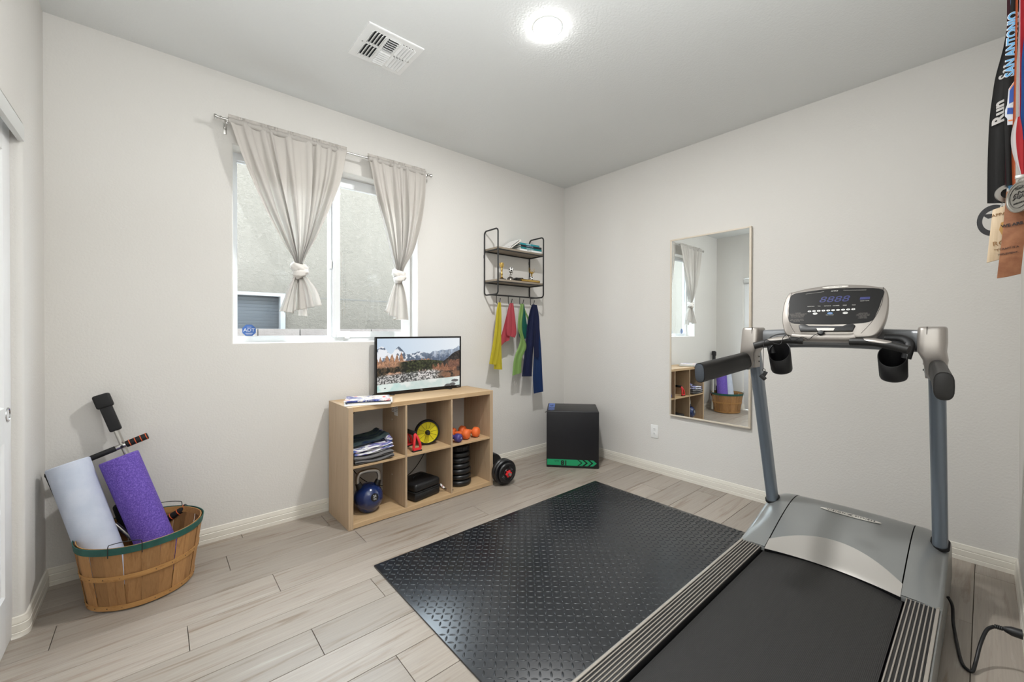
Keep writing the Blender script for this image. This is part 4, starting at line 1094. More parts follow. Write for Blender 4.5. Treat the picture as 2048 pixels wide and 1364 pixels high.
# ---------------------------------------------------------------- plyometric box
def plyo():
    A = Vector((-.625,-.351,0)); B = Vector((-.314,-.697,0)); e = (B-A).normalized(); ang = math.atan2(e.y, e.x)
    Wd, Dp, Hh = (B-A).length, .392, .510
    o = root('plyometric_box', (A.x, A.y, 0), 'black foam jump box with a green arrow stripe in the room corner', 'exercise box', rot=(0,0,ang))
    m = mat('plyo_vinyl', (19,19,24), .42); noise_bump(m, 260, .12, .001)
    bm = nbm(); bx(bm, 0, Wd, 0, Dp, 0.001, Hh, .008, 3); obj('box_body', bm, m, o, local=True)
    gr = mat('stripe_green', (22,150,98), .5); z0, z1 = .022, .076; y = -.0008
    bm = nbm(); prism(bm, [(.006,y,z0),(.275,y,z0),(.308,y,(z0+z1)/2),(.275,y,z1),(.006,y,z1)], (0,-.0008,0)); obj('stripe', bm, gr, o, local=True, ang=None)
    for k in range(3):
        x = .288+k*.048; bm = nbm(); w_ = .030; zm = (z0+z1)/2
        for (za, zb) in ((z0, zm), (z1, zm)): prism(bm, [(x,y,za),(x+w_,y,za),(x+w_+.032,y,zb),(x+.032,y,zb)], (0,-.0008,0))
        obj('arrow', bm, gr, o, local=True, ang=None)
    # text reads upside down
    text('number_lettering', '18', .058, (.158, y-.0012, (z0+z1)/2-.001), (-1,0,0), (0,0,-1), M_black, o, local=True, ext=.0003, bold=.0022 if True else 0)
    text('inch_lettering', 'inch', .024, (.092, y-.0012, (z0+z1)/2+.010), (-1,0,0), (0,0,-1), M_black, o, local=True, ext=.0003)
    bl = mat('stripe_blue', (92,120,190), .5); zt = Hh+.0006
    bm = nbm(); bx(bm, .012, .070, Dp*.50, Dp-.012, Hh-.0002, zt); obj('stripe', bm, bl, o, local=True, ang=None)
    for k in range(4):
        yy = .02+k*.045; bm = nbm()
        prism(bm, [(.012,yy+.03,zt),(.041,yy,zt),(.070,yy+.03,zt),(.070,yy+.052,zt),(.041,yy+.022,zt),(.012,yy+.052,zt)], (0,0,.0006)); obj('arrow', bm, bl, o, local=True, ang=None)
    text('number_lettering', '16', .05, (.041, Dp*.66, zt+.0006), (0,1,0), (-1,0,0), M_black, o, local=True)
    bm = nbm(); tube(bm, [(.004,.004,Hh-.012),(-.006,-.001,Hh-.010),(-.012,-.004,Hh-.018)], .003, 6, smooth=3); obj('zip_pull', bm, M_black, o, local=True)
plyo()

# ---------------------------------------------------------------- rubber mat with diamond tread
def floor_mat():
    x0, x1, y0, y1, h = -2.432, -.582, -2.080, -.862, .008
    o = root('floor_mat', ((x0+x1)/2, (y0+y1)/2, 0), 'large black rubber mat with diamond tread lying beside the treadmill', 'mat')
    m = mat('mat_rubber', (23,27,32), .28, spec=.8); noise_bump(m, 700, .12, .0006)
    bm = nbm(); bx(bm, x0, x1, y0, y1, .0008, h, .002, 2); obj('mat_sheet', bm, m, o, ang=30)
    p = .0404; c, s = math.cos(math.radians(-42)), math.sin(math.radians(-42))
    L, W, hh = .0150, .0048, .0019
    base = [(L*math.cos(a)*(abs(math.cos(a))**.35), W*math.sin(a)) for a in [2*PI*k/10 for k in range(10)]]
    verts = []; faces = []
    n = 60
    for i in range(-n, n):
        for j in range(-n, n):
            for kind in (0, 1):
                a = (i+.5*kind)*p; b = (j+.5*kind)*p
                x = (x0+x1)/2+a*c-b*s; y = (y0+y1)/2+a*s+b*c
                if not (x0+.012 < x < x1-.012 and y0+.012 < y < y1-.012): continue
                ca, sa = (c, s) if kind == 0 else (-s, c)
                k0 = len(verts)
                for q, zz in ((1, h-.0002), (.62, h+hh)):
                    for u, v in base: verts.append((x+(u*ca-v*sa)*q, y+(u*sa+v*ca)*q, zz))
                for k in range(10): faces.append((k0+k, k0+(k+1)%10, k0+10+(k+1)%10, k0+10+k))
                faces.append(tuple(k0+10+k for k in range(10)))
    me = bpy.data.meshes.new('tread_pattern'); me.from_pydata([(a-(x0+x1)/2, b-(y0+y1)/2, z_) for a, b, z_ in verts], [], faces); me.materials.append(mat('tread_rubber', (25,29,34), .40, spec=.55)); me.shade_smooth(); me.set_sharp_from_angle(angle=math.radians(60))
    t = bpy.data.objects.new('tread_pattern', me); C.objects.link(t); t.parent = o; t['kind'] = 'stuff'
floor_mat()

# ---------------------------------------------------------------- treadmill
YC = -2.480
def treadmill():
    o = root('treadmill', (-1.4, YC, 0), 'silver and black treadmill with a console and long side handles', 'treadmill')
    sil = mat('treadmill_silver', (146,148,147), .30, metal=.45)
    sil2 = mat('console_silver', (160,154,148), .32, metal=.6)
    blue = mat('upright_grey', (128,138,149), .30, metal=.45)
    rub = mat('grip_rubber', (26,25,24), .5)
    XF, XR = -1.0, -2.62
    # deck
    bm = nbm(); bx(bm, XR+.03, -.45, YC-.335, YC+.335, .045, .128, .006); obj('deck_frame', bm, M_blackmat, o)
    belt = mat('belt_rubber', (33,32,31), .5, spec=.45)
    v = coords(belt); wv = nd(belt, 'ShaderNodeTexWave', wave_type='BANDS', bands_direction='X'); wv.inputs['Scale'].default_value = 75; lk(belt, v, wv.inputs['Vector'])
    wv2 = nd(belt, 'ShaderNodeTexWave', wave_type='BANDS', bands_direction='Y'); wv2.inputs['Scale'].default_value = 75; lk(belt, v, wv2.inputs['Vector'])
    mu = nd(belt, 'ShaderNodeMath', operation='MULTIPLY'); lk(belt, wv.outputs[1], mu.inputs[0]); lk(belt, wv2.outputs[1], mu.inputs[1])
    b = nd(belt, 'ShaderNodeBump'); b.inputs['Strength'].default_value = .8; b.inputs['Distance'].default_value = .0012; lk(belt, mu.outputs[0], b.inputs['Height']); lk(belt, b.outputs[0], bsdf(belt).inputs['Normal'])
    bm = nbm()
    prof = [(-.86,.150),(XR+.04,.150)]+[(XR+.04-.045*math.sin(a), .105+.045*math.cos(a)) for a in [k*PI/8 for k in range(1,8)]]+[(XR+.04,.060),(-.86,.060)]
    t = nbm(); ring = [[t.verts.new((x, yy, z)) for x, z in prof] for yy in (YC-.250, YC+.250)]
    for k in range(len(prof)): t.faces.new((ring[0][k], ring[0][(k+1)%len(prof)], ring[1][(k+1)%len(prof)], ring[1][k]))
    t.faces.new(ring[0]); t.faces.new(ring[1][::-1]); merge(bm, t); obj('running_belt', bm, belt, o, ang=30)
    for s in (-1, 1):
        ya, yb = YC+s*.258, YC+s*.3525
        bm = nbm(); bx(bm, XR, -.93, min(ya,yb), max(ya,yb), .06, .1665, .004); rail = obj('side_rail', bm, M_black, o)
        # silver grip strips set proud of the black rail
        n = 7; w0 = .0040
        strips = [(yb-s*.0095, yb)] + [(ya+s*(.002+.0122*k), ya+s*(.002+.0122*k+w0)) for k in range(7)]
        for (a, c_) in strips:
            bm = nbm(); bx(bm, XR+.004, -.945, min(a,c_), max(a,c_), .160, .1700, .0012, 1); obj('grip_strip', bm, mat('strip_silver', (176,169,160), .4, metal=.45), rail)
        bm = nbm(); bx(bm, XR, -.93, min(yb, yb+s*.007), max(yb, yb+s*.007), .035, .164, .003); obj('rail_skirt', bm, sil, o)
        bm = nbm(); box(bm, (XR-.01, YC+s*.305, .10), (.05,.10,.14), .015); obj('rear_cap', bm, M_black, o)
        for xx in (-2.5, -.55):
            bm = nbm(); cyl(bm, (xx, YC+s*.30, .0005), (xx, YC+s*.30, .05), .022, seg=16, bev=.003); obj('foot', bm, M_blackmat, o)
    # motor hood
    P = [tuple(v_)[:2] for v_ in catmull([(x,z,0) for x,z in [(-1.030,.172),(-.985,.186),(-.90,.214),(-.78,.250),(-.66,.278),(-.56,.289),(-.48,.280),(-.41,.244),(-.37,.15),(-.36,.03)]], 6)]
    def zp(x):
        for (a, za), (b_, zb) in zip(P, P[1:]):
            if a <= x <= b_: return za+(zb-za)*(x-a)/(b_-a)
        return P[0][1] if x < P[0][0] else P[-1][1]
    def arc(t_, c_, e): return e+(c_-e)*(1-t_*t_)
    bm = nbm()
    def top(u, v_):
        y = YC-.240+.480*u; tt = (u-.5)*2; xi = arc(tt, -.850, -.968)
        k = v_; i0 = xi; xs_ = i0+(-.36-i0)*(1-(1-k)**1.0)
        if k > .85: xs_ = i0+(-.36-i0)*k
        return (xs_, y, zp(xs_)+.006*(1-tt*tt))
    grid(bm, top, 28, 48)
    obj('motor_hood', bm, sil, o, ang=50)
    bm = nbm()
    def cres(u, v_):
        y = YC-.243+.486*u; tt = (u-.5)*2; xi = arc(tt, -.850, -.968); xl = arc(tt, -.975, -1.035)
        zi = zp(xi)+.006*(1-tt*tt)+.0; zl = .1555+.010*tt*tt
        x = xl+(xi-xl)*v_; return (x, y, zl+(zi-zl)*(v_**.9)-.004*math.sin(PI*v_)*(1-tt*tt))
    grid(bm, cres, 28, 10); obj('hood_lip', bm, mat('lip_silver', (190,186,180), .28, metal=.45), o, ang=50)
    bm = nbm()
    grid(bm, lambda u, v_: ((lambda tt: (arc(tt,-.975,-1.035)+.001, YC-.243+.486*u, .150+(.1560+.010*tt*tt-.150)*v_))((u-.5)*2)), 28, 2, .002); obj('hood_edge_strip', bm, M_black, o)
    for s in (-1, 1):
        bm = nbm()
        def cov(u, v_):
            # u 0..1 from seam outwards then down the side
            x = -1.030+.67*v_
            if u < .7: q = u/.7; y = YC+s*(.2445+.100*q); z = zp(x)+.001-.030*q**2.6*min(1, (x+1.03)*4+.15)
            else:
                a = (u-.7)/.3*PI/2; zt_ = zp(x)+.001-.030*min(1, (x+1.03)*4+.15)
                y = YC+s*(.3445+.016*math.sin(a)); z = zt_-.016*(1-math.cos(a))
            return (x, y, max(z, .028))
        grid(bm, cov, 34, 48); obj('side_cover', bm, sil, o, ang=50)
        xs_ = [-1.030+.67*k/30 for k in range(31)]
        pol = [(x, YC+s*.3603, max(.030, zp(x)+.001-.030*min(1, (x+1.03)*4+.15)-.0155)) for x in xs_] + [(-.36, YC+s*.3603, .028), (-1.030, YC+s*.3603, .028)]
        bm = nbm(); prism(bm, pol, (0, -s*.006, 0)); obj('cover_skirt', bm, sil, o, ang=50)
        # front closing face of cover
        bm = nbm(); bx(bm, -1.031, -1.026, *(sorted((YC+s*.2445, YC+s*.3595))), .150, .170, .001); obj('cover_lip', bm, sil, o)
    bm = nbm()
    for s in (-1, 1): pass
    bx(bm, -.95, -.40, YC-.30, YC+.30, .05, .160); obj('motor_tray', bm, M_blackmat, o)
    # badge on hood
    cx_ = -.615; nrm = Vector((-(zp(cx_+.03)-zp(cx_-.03))/.06, 0, 1)).normalized(); upv = Vector((nrm.z, 0, -nrm.x))
    pc = Vector((cx_, YC-.012, zp(cx_)+.0078)); Rr = Vector((0,-1,0))
    bm = nbm(); prism(bm, [pc+Rr*.122*math.cos(a)+upv*.0165*math.sin(a) for a in [2*PI*k/40 for k in range(40)]], nrm*.0014)
    bd = obj('hood_badge', bm, mat('badge_silver', (214,210,202), .4), o, ang=None)
    text('badge_lettering', 'VISION', .019, pc-Rr*.055+nrm*.0020, Rr, upv, M_black, bd, spacing=1.35)
    text('badge_lettering', 'FITNESS', .019, pc+Rr*.060+nrm*.0020, Rr, upv, M_black, bd, spacing=1.2)
    bm = nbm(); prism(bm, [pc+Rr*a+upv*b_+nrm*.0014 for a, b_ in ((-.012,.010),(-.004,.002),(.012,.012),(.004,.0),(.014,-.011),(.0,-.004),(-.010,-.012),(-.003,-.001))], nrm*.0006); obj('badge_emblem', bm, M_black, bd, ang=None)
    # uprights
    for s in (-1, 1):
        a, b_ = Vector((-.605, YC+s*.3325, .225)), Vector((-.925, YC+s*.3325, 1.155)); d = (b_-a).normalized()
        R_ = Matrix((Vector((d.z,0,-d.x)), Vector((0,1,0)), d)).transposed()
        bm = nbm(); t = nbm(); bmesh.ops.create_cube(t, size=1); bmesh.ops.scale(t, vec=(.078,.050,(b_-a).length), verts=t.verts)
        ed = [e for e in t.edges if abs(e.verts[0].co.z-e.verts[1].co.z) > .1]; bmesh.ops.bevel(t, geom=ed, offset=.0235, segments=6, affect='EDGES', profile=.5)
        bmesh.ops.transform(t, matrix=Matrix.Translation((a+b_)/2) @ R_.to_4x4(), verts=t.verts); merge(bm, t); obj('upright', bm, blue, o, ang=50)
        bm = nbm(); t = nbm(); bmesh.ops.create_cube(t, size=1); bmesh.ops.scale(t, vec=(.090,.062,.012), verts=t.verts)
        ed = [e for e in t.edges if abs(e.verts[0].co.z-e.verts[1].co.z) > .005]; bmesh.ops.bevel(t, geom=ed, offset=.028, segments=6, affect='EDGES', profile=.5)
        bmesh.ops.transform(t, matrix=Matrix.Translation(a+d*.052) @ R_.to_4x4(), verts=t.verts); merge(bm, t); obj('upright_gasket', bm, M_blackmat, o, ang=50)
        # mast cap: silver shell loft
        yo = YC+s*.3225
        secs = [(1.248,-.955,.104,.072),(1.244,-.955,.114,.079),(1.236,-.956,.120,.082),(1.185,-.962,.128,.084),(1.150,-.975,.122,.080),(1.118,-.975,.110,.070),(1.085,-.965,.100,.062),(1.045,-.955,.094,.058)]
        bm = nbm(); rings = []
        for (z, xc, lx, ly) in secs:
            yc2 = yo + s*(.0 if z > 1.13 else .010)
            rings.append([bm.verts.new((xc+lx/2*math.copysign(abs(math.cos(q))**.42, math.cos(q)), yc2+ly/2*math.copysign(abs(math.sin(q))**.42, math.sin(q)), z)) for q in [2*PI*(k+.5)/28 for k in range(28)]])
        for r1, r2 in zip(rings, rings[1:]):
            for k in range(28): bm.faces.new((r1[k], r1[(k+1)%28], r2[(k+1)%28], r2[k]))
        bm.faces.new(rings[0]); bm.faces.new(rings[-1][::-1]); cap = obj('mast_cap', bm, sil2, o, ang=50)
        bm = nbm(); bx(bm, -1.0195, -.90, yo-s*.012-.0009, yo-s*.012+.0009, 1.15, 1.2484, 0); obj('cap_seam', bm, mat('seam_dark', (70,66,62), .6), cap)
        for zz in (1.075, 1.10):
            bm = nbm(); cyl(bm, (-.955, yo-s*.024, zz), (-.955, yo-s*.0265, zz), .004, seg=10); obj('screw', bm, M_blackmat, cap)
        # side handle: elbow and long foam grip ending in a flat cap
        p0 = Vector((-.985, YC+s*.335, 1.083)); p1 = Vector((-1.075, YC+s*.347, 1.073)); p2 = Vector((-1.445, YC+s*.377, 1.042 if s > 0 else 1.060))
        bm = nbm(); rings = []
        path = catmull([p0, p1, p1.lerp(p2,.33), p1.lerp(p2,.66), p2], 5)
        for i, q in enumerate(path):
            f = i/(len(path)-1); hh = .044 if f > .1 else .040; ww = .0235
            d_ = (path[min(i+1,len(path)-1)]-path[max(i-1,0)]).normalized(); sd = Vector((0,0,1)).cross(d_).normalized(); up_ = d_.cross(sd)
            rings.append([bm.verts.new(q+sd*ww*math.copysign(abs(math.cos(w_))**.8, math.cos(w_))+up_*hh*math.copysign(abs(math.sin(w_))**.6, math.sin(w_))) for w_ in [2*PI*k/24 for k in range(24)]])
        for r1, r2 in zip(rings, rings[1:]):
            for k in range(24): bm.faces.new((r1[k], r1[(k+1)%24], r2[(k+1)%24], r2[k]))
        bm.faces.new(rings[0]); last = rings[-1]; bm.faces.new(last[::-1])
        hd = obj('side_handle', bm, rub, o, ang=50)
        bm = nbm(); d_ = (p2-p1).normalized(); sd = Vector((0,0,1)).cross(d_).normalized(); up_ = d_.cross(sd)
        prism(bm, [p2+sd*.021*math.copysign(abs(math.cos(w_))**.8, math.cos(w_))+up_*.0405*math.copysign(abs(math.sin(w_))**.6, math.sin(w_)) for w_ in [2*PI*k/24 for k in range(24)]], d_*.003, .001)
        e = obj('end_cap', bm, mat('end_cap_grey', (70,76,84), .45) if s > 0 else mat('end_cap_black', (34,33,32), .45), hd)
        bm = nbm(); tube(bm, [p0+Vector((.004,0,0))+Vector((-.018,0,0))+Vector((0,.0235*math.cos(w_)*1.25,.047*math.sin(w_))) for w_ in [2*PI*k/24 for k in range(24)]], .004, 8, closed=True); obj('handle_collar', bm, sil, o)
    # crossbar behind the console
    bm = nbm(); pts = [(-.93,YC+.285,1.19),(-.905,YC+.20,1.193),(-.885,YC+.10,1.197),(-.880,YC,1.198),(-.885,YC-.10,1.197),(-.905,YC-.20,1.193),(-.93,YC-.285,1.19)]
    path = catmull(pts, 5); rings = []
    for q in path: rings.append([bm.verts.new(q+Vector((.026*math.copysign(abs(math.cos(w_))**.5, math.cos(w_)), 0, .046*math.copysign(abs(math.sin(w_))**.5, math.sin(w_))))) for w_ in [2*PI*(k+.5)/20 for k in range(20)]])
    for r1, r2 in zip(rings, rings[1:]):
        for k in range(20): bm.faces.new((r1[k], r1[(k+1)%20], r2[(k+1)%20], r2[k]))
    bm.faces.new(rings[0]); bm.faces.new(rings[-1][::-1]); obj('crossbar', bm, mat('crossbar_grey', (132,134,137), .36, metal=.5), o, ang=50)
    # console on a tilted plane
    O = Vector((-1.05, YC, 1.21)); U = Vector((0,-1,0)); V_ = Vector((.4472,0,.8944)); N = U.cross(V_)
    cp = lambda u, v, n=0: O+U*u+V_*v+N*n
    con = o
    def smooth_poly(pts, n=5): return [(p[0], p[1]) for p in catmull([(a,b_,0) for a,b_ in pts], n, True)]
    outer = [(-.150,.236),(-.172,.226),(-.184,.179),(-.184,.108),(-.172,.045),(-.150,.004),(-.10,-.006),(0,-.008),(.11,-.006),(.160,.004),(.182,.045),(.194,.108),(.194,.179),(.182,.226),(.160,.236),(.10,.252),(.005,.261),(-.09,.251)]
    op = smooth_poly(outer, 4)
    bm = nbm(); c_ = (.005,.12); rings = []
    for dn, sc in ((-.062,.80),(-.058,.92),(-.040,.985),(-.010,1.0),(-.002,.992),(0,.975)):
        rings.append([bm.verts.new(cp(c_[0]+(u-c_[0])*sc, c_[1]+(v-c_[1])*sc, dn)) for u, v in op])
    for r1, r2 in zip(rings, rings[1:]):
        for k in range(len(op)): bm.faces.new((r1[k], r1[(k+1)%len(op)], r2[(k+1)%len(op)], r2[k]))
    bm.faces.new(rings[0]); bm.faces.new(rings[-1][::-1]); sh = obj('console', bm, sil2, con, ang=50)
    face = mat('console_face', (20,19,18), .4, spec=.2)
    scr = smooth_poly([(-.156,.217),(-.161,.156),(-.157,.115),(-.142,.066),(-.06,.058),(.038,.056),(.14,.066),(.161,.109),(.172,.167),(.174,.219),(.10,.234),(.005,.239),(-.09,.232)], 4)
    bm = nbm(); prism(bm, [cp(u, v, .0002) for u, v in scr], N*.0012); fc = obj('console_face', bm, face, con, ang=None)
    # seams between centre and side wings
    bm = nbm()
    for line in ([(-.158,.232),(-.164,.17),(-.160,.11),(-.140,.05),(-.118,.012)], [(.174,.232),(.176,.17),(.164,.11),(.145,.06),(.117,.012)]):
        tube(bm, [cp(u, v, .0004) for u, v in line], .0009, 6, smooth=5)
    obj('seam_line', bm, MATS['seam_dark'], con)
    T_ = lambda nm, s_, size, u, v, m_, n=.0017, **k: text(nm, s_, size, cp(u, v, n), U, V_, m_, fc, ext=.0002, **k)
    disp = mat('display_blue', (28,34,92), .4, emit=(38,46,130), es=.12)
    T_('display_digits', '8888', .043, .009, .182, disp, shear=.2, sx=1.28)
    bm = nbm()
    prism(bm, [cp(.101,.175,.0014), cp(.134,.175,.0014), cp(.135,.187,.0014), cp(.102,.187,.0014)], N*.0004); obj('display_bar', bm, disp, fc, ang=None)
    wi = mat('console_ink', (200,198,192), .5)
    T_('print', 'HEART RATE', .0052, .118, .168, wi)
    T_('print', 'SIMPLE', .0085, .008, .226, wi, shear=.25)
    for (a, b_, c2, d2) in ((-.10,.218,-.03,.2255),(.04,.2275,.12,.222)):
        bm = nbm(); tube(bm, [cp(a,b_,.0015), cp(c2,d2,.0015)], .0005, 5); obj('print_line', bm, wi, fc)
    for i, s_ in enumerate(('ELEVATION','TIME','DISTANCE','CALORIES','SPEED','PACE')): T_('print', s_, .0052, -.072+.031*i, .1495, wi)
    for i in range(10):
        u = -.075+.01755*i; v = .124+.0005*i
        bm = nbm(); prism(bm, [cp(u+.0068*math.cos(a), v+.0042*math.sin(a), .0014) for a in [2*PI*k/16 for k in range(16)]], N*.0008); bt = obj('button', bm, M_whiteink, fc, ang=None)
        text('button_digit', str((i) % 10), .0085, cp(u, v, .0024), U, V_, M_black, bt, ext=.0001)
    for (u, w2, m2, s_, tm) in ((-.052,.009,M_whiteink,'STOP',M_black),(.003,.010,mat('button_blue', (60,140,190), .4),'ENTER',mat('red_ink2',(200,60,70),.5)),(.057,.009,M_whiteink,'START',M_black)):
        bm = nbm(); prism(bm, [cp(u+w2*math.cos(a), .111+.0052*math.sin(a), .0014) for a in [2*PI*k/18 for k in range(18)]], N*.0008); bt = obj('button', bm, m2, fc, ang=None)
        text('button_word', s_, .0050, cp(u, .111, .0024), U, V_, tm, bt, ext=.0001)
    T_('print', 'PRESS TO START', .0038, .003, .1025, wi)
    fine = mat('fine_ink', (135,130,124), .6)
    lines = ['WARNING','CONSULT A PHYSICIAN BEFORE','BEGINNING ANY EXERCISE','STOP IF YOU FEEL FAINT','OR SHORT OF BREATH','','KEEP CHILDREN AWAY','READ ALL INSTRUCTIONS','BEFORE USE']
    for i, s_ in enumerate(lines):
        if s_: T_('print', s_, .0047, -.119, .1165-.0055*i, fine)
    for i, s_ in enumerate(['INSTRUCTIONS','1 STAND ON THE RAILS','2 CLIP THE SAFETY KEY','3 PRESS START','4 ADJUST SPEED']): T_('print', s_, .0042, .117, .1075-.0058*i, fine)
    # oval logo on top edge
    bm = nbm(); prism(bm, [cp(.009+.048*math.cos(a), .2475+.0055*math.sin(a), .0003) for a in [2*PI*k/28 for k in range(28)]], N*.0010); lg = obj('console_badge', bm, MATS['badge_silver'], con, ang=None)
    text('badge_lettering', 'VISION FITNESS', .0070, cp(.009,.2475,.0015), U, V_, M_black, lg, ext=.0001)
    # book ledge
    bm = nbm(); prism(bm, [cp(u, v, 0) for u, v in ((-.107,.047),(-.100,.053),(-.082,.054),(-.067,.044),(.056,.043),(.069,.053),(.090,.053),(.097,.046),(.090,.019),(-.098,.018))], N*.010, .002); obj('book_ledge', bm, M_black, con)
    bm = nbm(); prism(bm, [cp(u, v, .0100) for u, v in ((-.037,.032),(.029,.032),(.025,.020),(-.032,.020))], N*.001); obj('ledge_plate', bm, MATS['badge_silver'], con, ang=None)
    bm = nbm(); t = nbm(); path = [(-.128,0),(-.08,-.004),(0,-.006),(.08,-.004),(.098,0)]
    tube(bm, [cp(u, v-.002, -.008) for u, v in path], .019, 16, smooth=4); obj('lower_bar', bm, sil2, con, ang=60)
    # safety key
    bm = nbm(); lathe(bm, [(0,.012),(.009,.011),(.0125,.006),(.0125,0)], cp(-.018,.008,.008), N, 20); obj('safety_key', bm, M_black, con)
    bm = nbm(); tube(bm, [cp(-.024,.006,.014), cp(-.040,-.006,.016), cp(-.055,-.022,.014), cp(-.062,-.026,.012), cp(-.085,-.018,.02), (-1.10,YC+.115,1.185), (-1.102,YC+.135,1.213), (-1.103,YC+.150,1.200), (-1.115,YC+.158,1.17), (-1.105,YC+.19,1.175), (-1.120,YC+.215,1.190), (-1.128,YC+.222,1.165), (-1.122,YC+.226,1.10), (-1.12,YC+.226,1.052)], .0014, 6, smooth=6); obj('key_cord', bm, M_blackmat, con)
    bm = nbm(); k0 = Vector((-1.12, YC+.223, 1.028))
    tube(bm, [k0+Vector((0,.006*math.cos(a),.018+.006*math.sin(a))) for a in [2*PI*k/12 for k in range(12)]], .0014, 6, closed=True)
    box(bm, k0+Vector((0,-.002,-.002)), (.008,.016,.032), .002, Euler((.5,0,0)).to_matrix()); box(bm, k0+Vector((0,.004,-.016)), (.010,.030,.018), .003, Euler((.75,0,0)).to_matrix())
    obj('key_clip', bm, M_black, con)
    # pulse grips
    for s, (pa, pb, pc_) in ((1, ((-1.055,YC+.085,1.185),(-1.075,YC+.17,1.187),(-1.105,YC+.272,1.158))), (-1, ((-1.055,YC-.085,1.185),(-1.075,YC-.17,1.183),(-1.100,YC-.268,1.158)))):
        path = catmull([pa, pb, pc_], 8)
        bm = nbm(); tube(bm, path, .0165, 18); pg = obj('pulse_bar', bm, rub, o, ang=60)
        bm = nbm(); n_ = len(path)
        t0, t1 = .30, .72
        def patch(u, v_):
            f = t0+(t1-t0)*u; i = f*(n_-1); k = int(i); q = path[k].lerp(path[min(k+1,n_-1)], i-k); d_ = (path[min(k+1,n_-1)]-path[k]).normalized()
            up_ = Vector((-.5,0,.87)); up_ = (up_-d_*up_.dot(d_)).normalized(); sd = d_.cross(up_)
            wd = .95*math.sqrt(max(0, 1-(2*u-1)**2)); a = (v_-.5)*2*wd
            return q+(up_*math.cos(a)+sd*math.sin(a))*.0173
        grid(bm, patch, 18, 8); obj('pulse_plate', bm, sil2, pg, ang=60)
    # cup holders, open at the top with a slanted mouth
    for s, cy_ in ((1, YC+.187), (-1, YC-.213)):
        top_ = Vector((-1.035, cy_, 1.150)); bot = Vector((-.985, cy_, 1.035)); ax = (top_-bot).normalized(); r = .0445
        F = frame_to(ax); bm = nbm(); S = 32
        def ringp(rad_, h_, slant): return [bm.verts.new(bot+F@Vector((rad_*math.cos(2*PI*k/S), rad_*math.sin(2*PI*k/S), 0))+ax*(h_+slant*((F@Vector((math.cos(2*PI*k/S), math.sin(2*PI*k/S), 0))).x))) for k in range(S)]
        L_ = (top_-bot).length
        rs_ = [ringp(r*.80,.0,0), ringp(r*.93,.004,0), ringp(r,.014,0), ringp(r*1.03,L_-.02,.034), ringp(r*1.0,L_-.0185,.034), ringp(r*.96,L_-.0195,.034), ringp(r*.9,.02,0)]
        for a, b2 in zip(rs_, rs_[1:]):
            for k in range(S): bm.faces.new((a[k], a[(k+1)%S], b2[(k+1)%S], b2[k]))
        bm.faces.new(rs_[0]); bm.faces.new(rs_[-1][::-1]); ch = obj('cup_holder', bm, M_black, o, ang=50)
        bm = nbm(); tube(bm, [top_+Vector((.030,-s*(-.038),-.03)), top_+Vector((.035,s*.046,.01)), top_+Vector((.045,s*.045,.035)), top_+Vector((.055,s*.02,.052)), top_+Vector((.055,-s*.03,.056))], .016, 12, smooth=5, flat=.6); obj('holder_bracket', bm, M_black, ch)
    # cord socket
    bm = nbm(); cyl(bm, (-.80,YC-.3525-.008,.125), (-.80,YC-.3525+.004,.125), .009, seg=12); obj('cord_inlet', bm, M_black, o)
treadmill()
def power_cord():
    o = root('mains_lead', (-1.0,-2.90,0), 'thick black treadmill power cord looping up to its plug', 'cord')
    pts = [(-.80,-2.845,.125),(-.79,-2.857,.09),(-.80,-2.860,.03),(-.86,-2.868,.0085),(-.93,-2.876,.0065),(-1.00,-2.884,.0065),(-1.045,-2.892,.0065),(-1.068,-2.903,.0065),(-1.072,-2.917,.010),(-1.030,-2.925,.030),(-.985,-2.935,.075),(-.965,-2.950,.125),(-.965,-2.968,.148)]
    bm = nbm(); tube(bm, pts, .0055, 12, smooth=7); obj('cord', bm, M_black, o, ang=60)
    bm = nbm()
    for k in range(4): lathe(bm, [(.0055,-.002),(.0078,-.001),(.0078,.002),(.0055,.003)], Vector((-.965,-2.970-.005*k,.1495+.0005*k)), (0,-1,.1), 16)
    obj('strain_relief', bm, M_black, o)
    bm = nbm(); lathe(bm, [(.006,0),(.010,.006),(.0155,.020),(.0165,.045),(.0,.047)], (-.965,-2.988,.152), (0,-1,.05), 16); obj('plug_body', bm, M_black, o)
    bm = nbm(); box(bm, (-.965,-3.044,.155), (.010,.022,.006)); obj('prong', bm, M_steel, o)
power_cord()

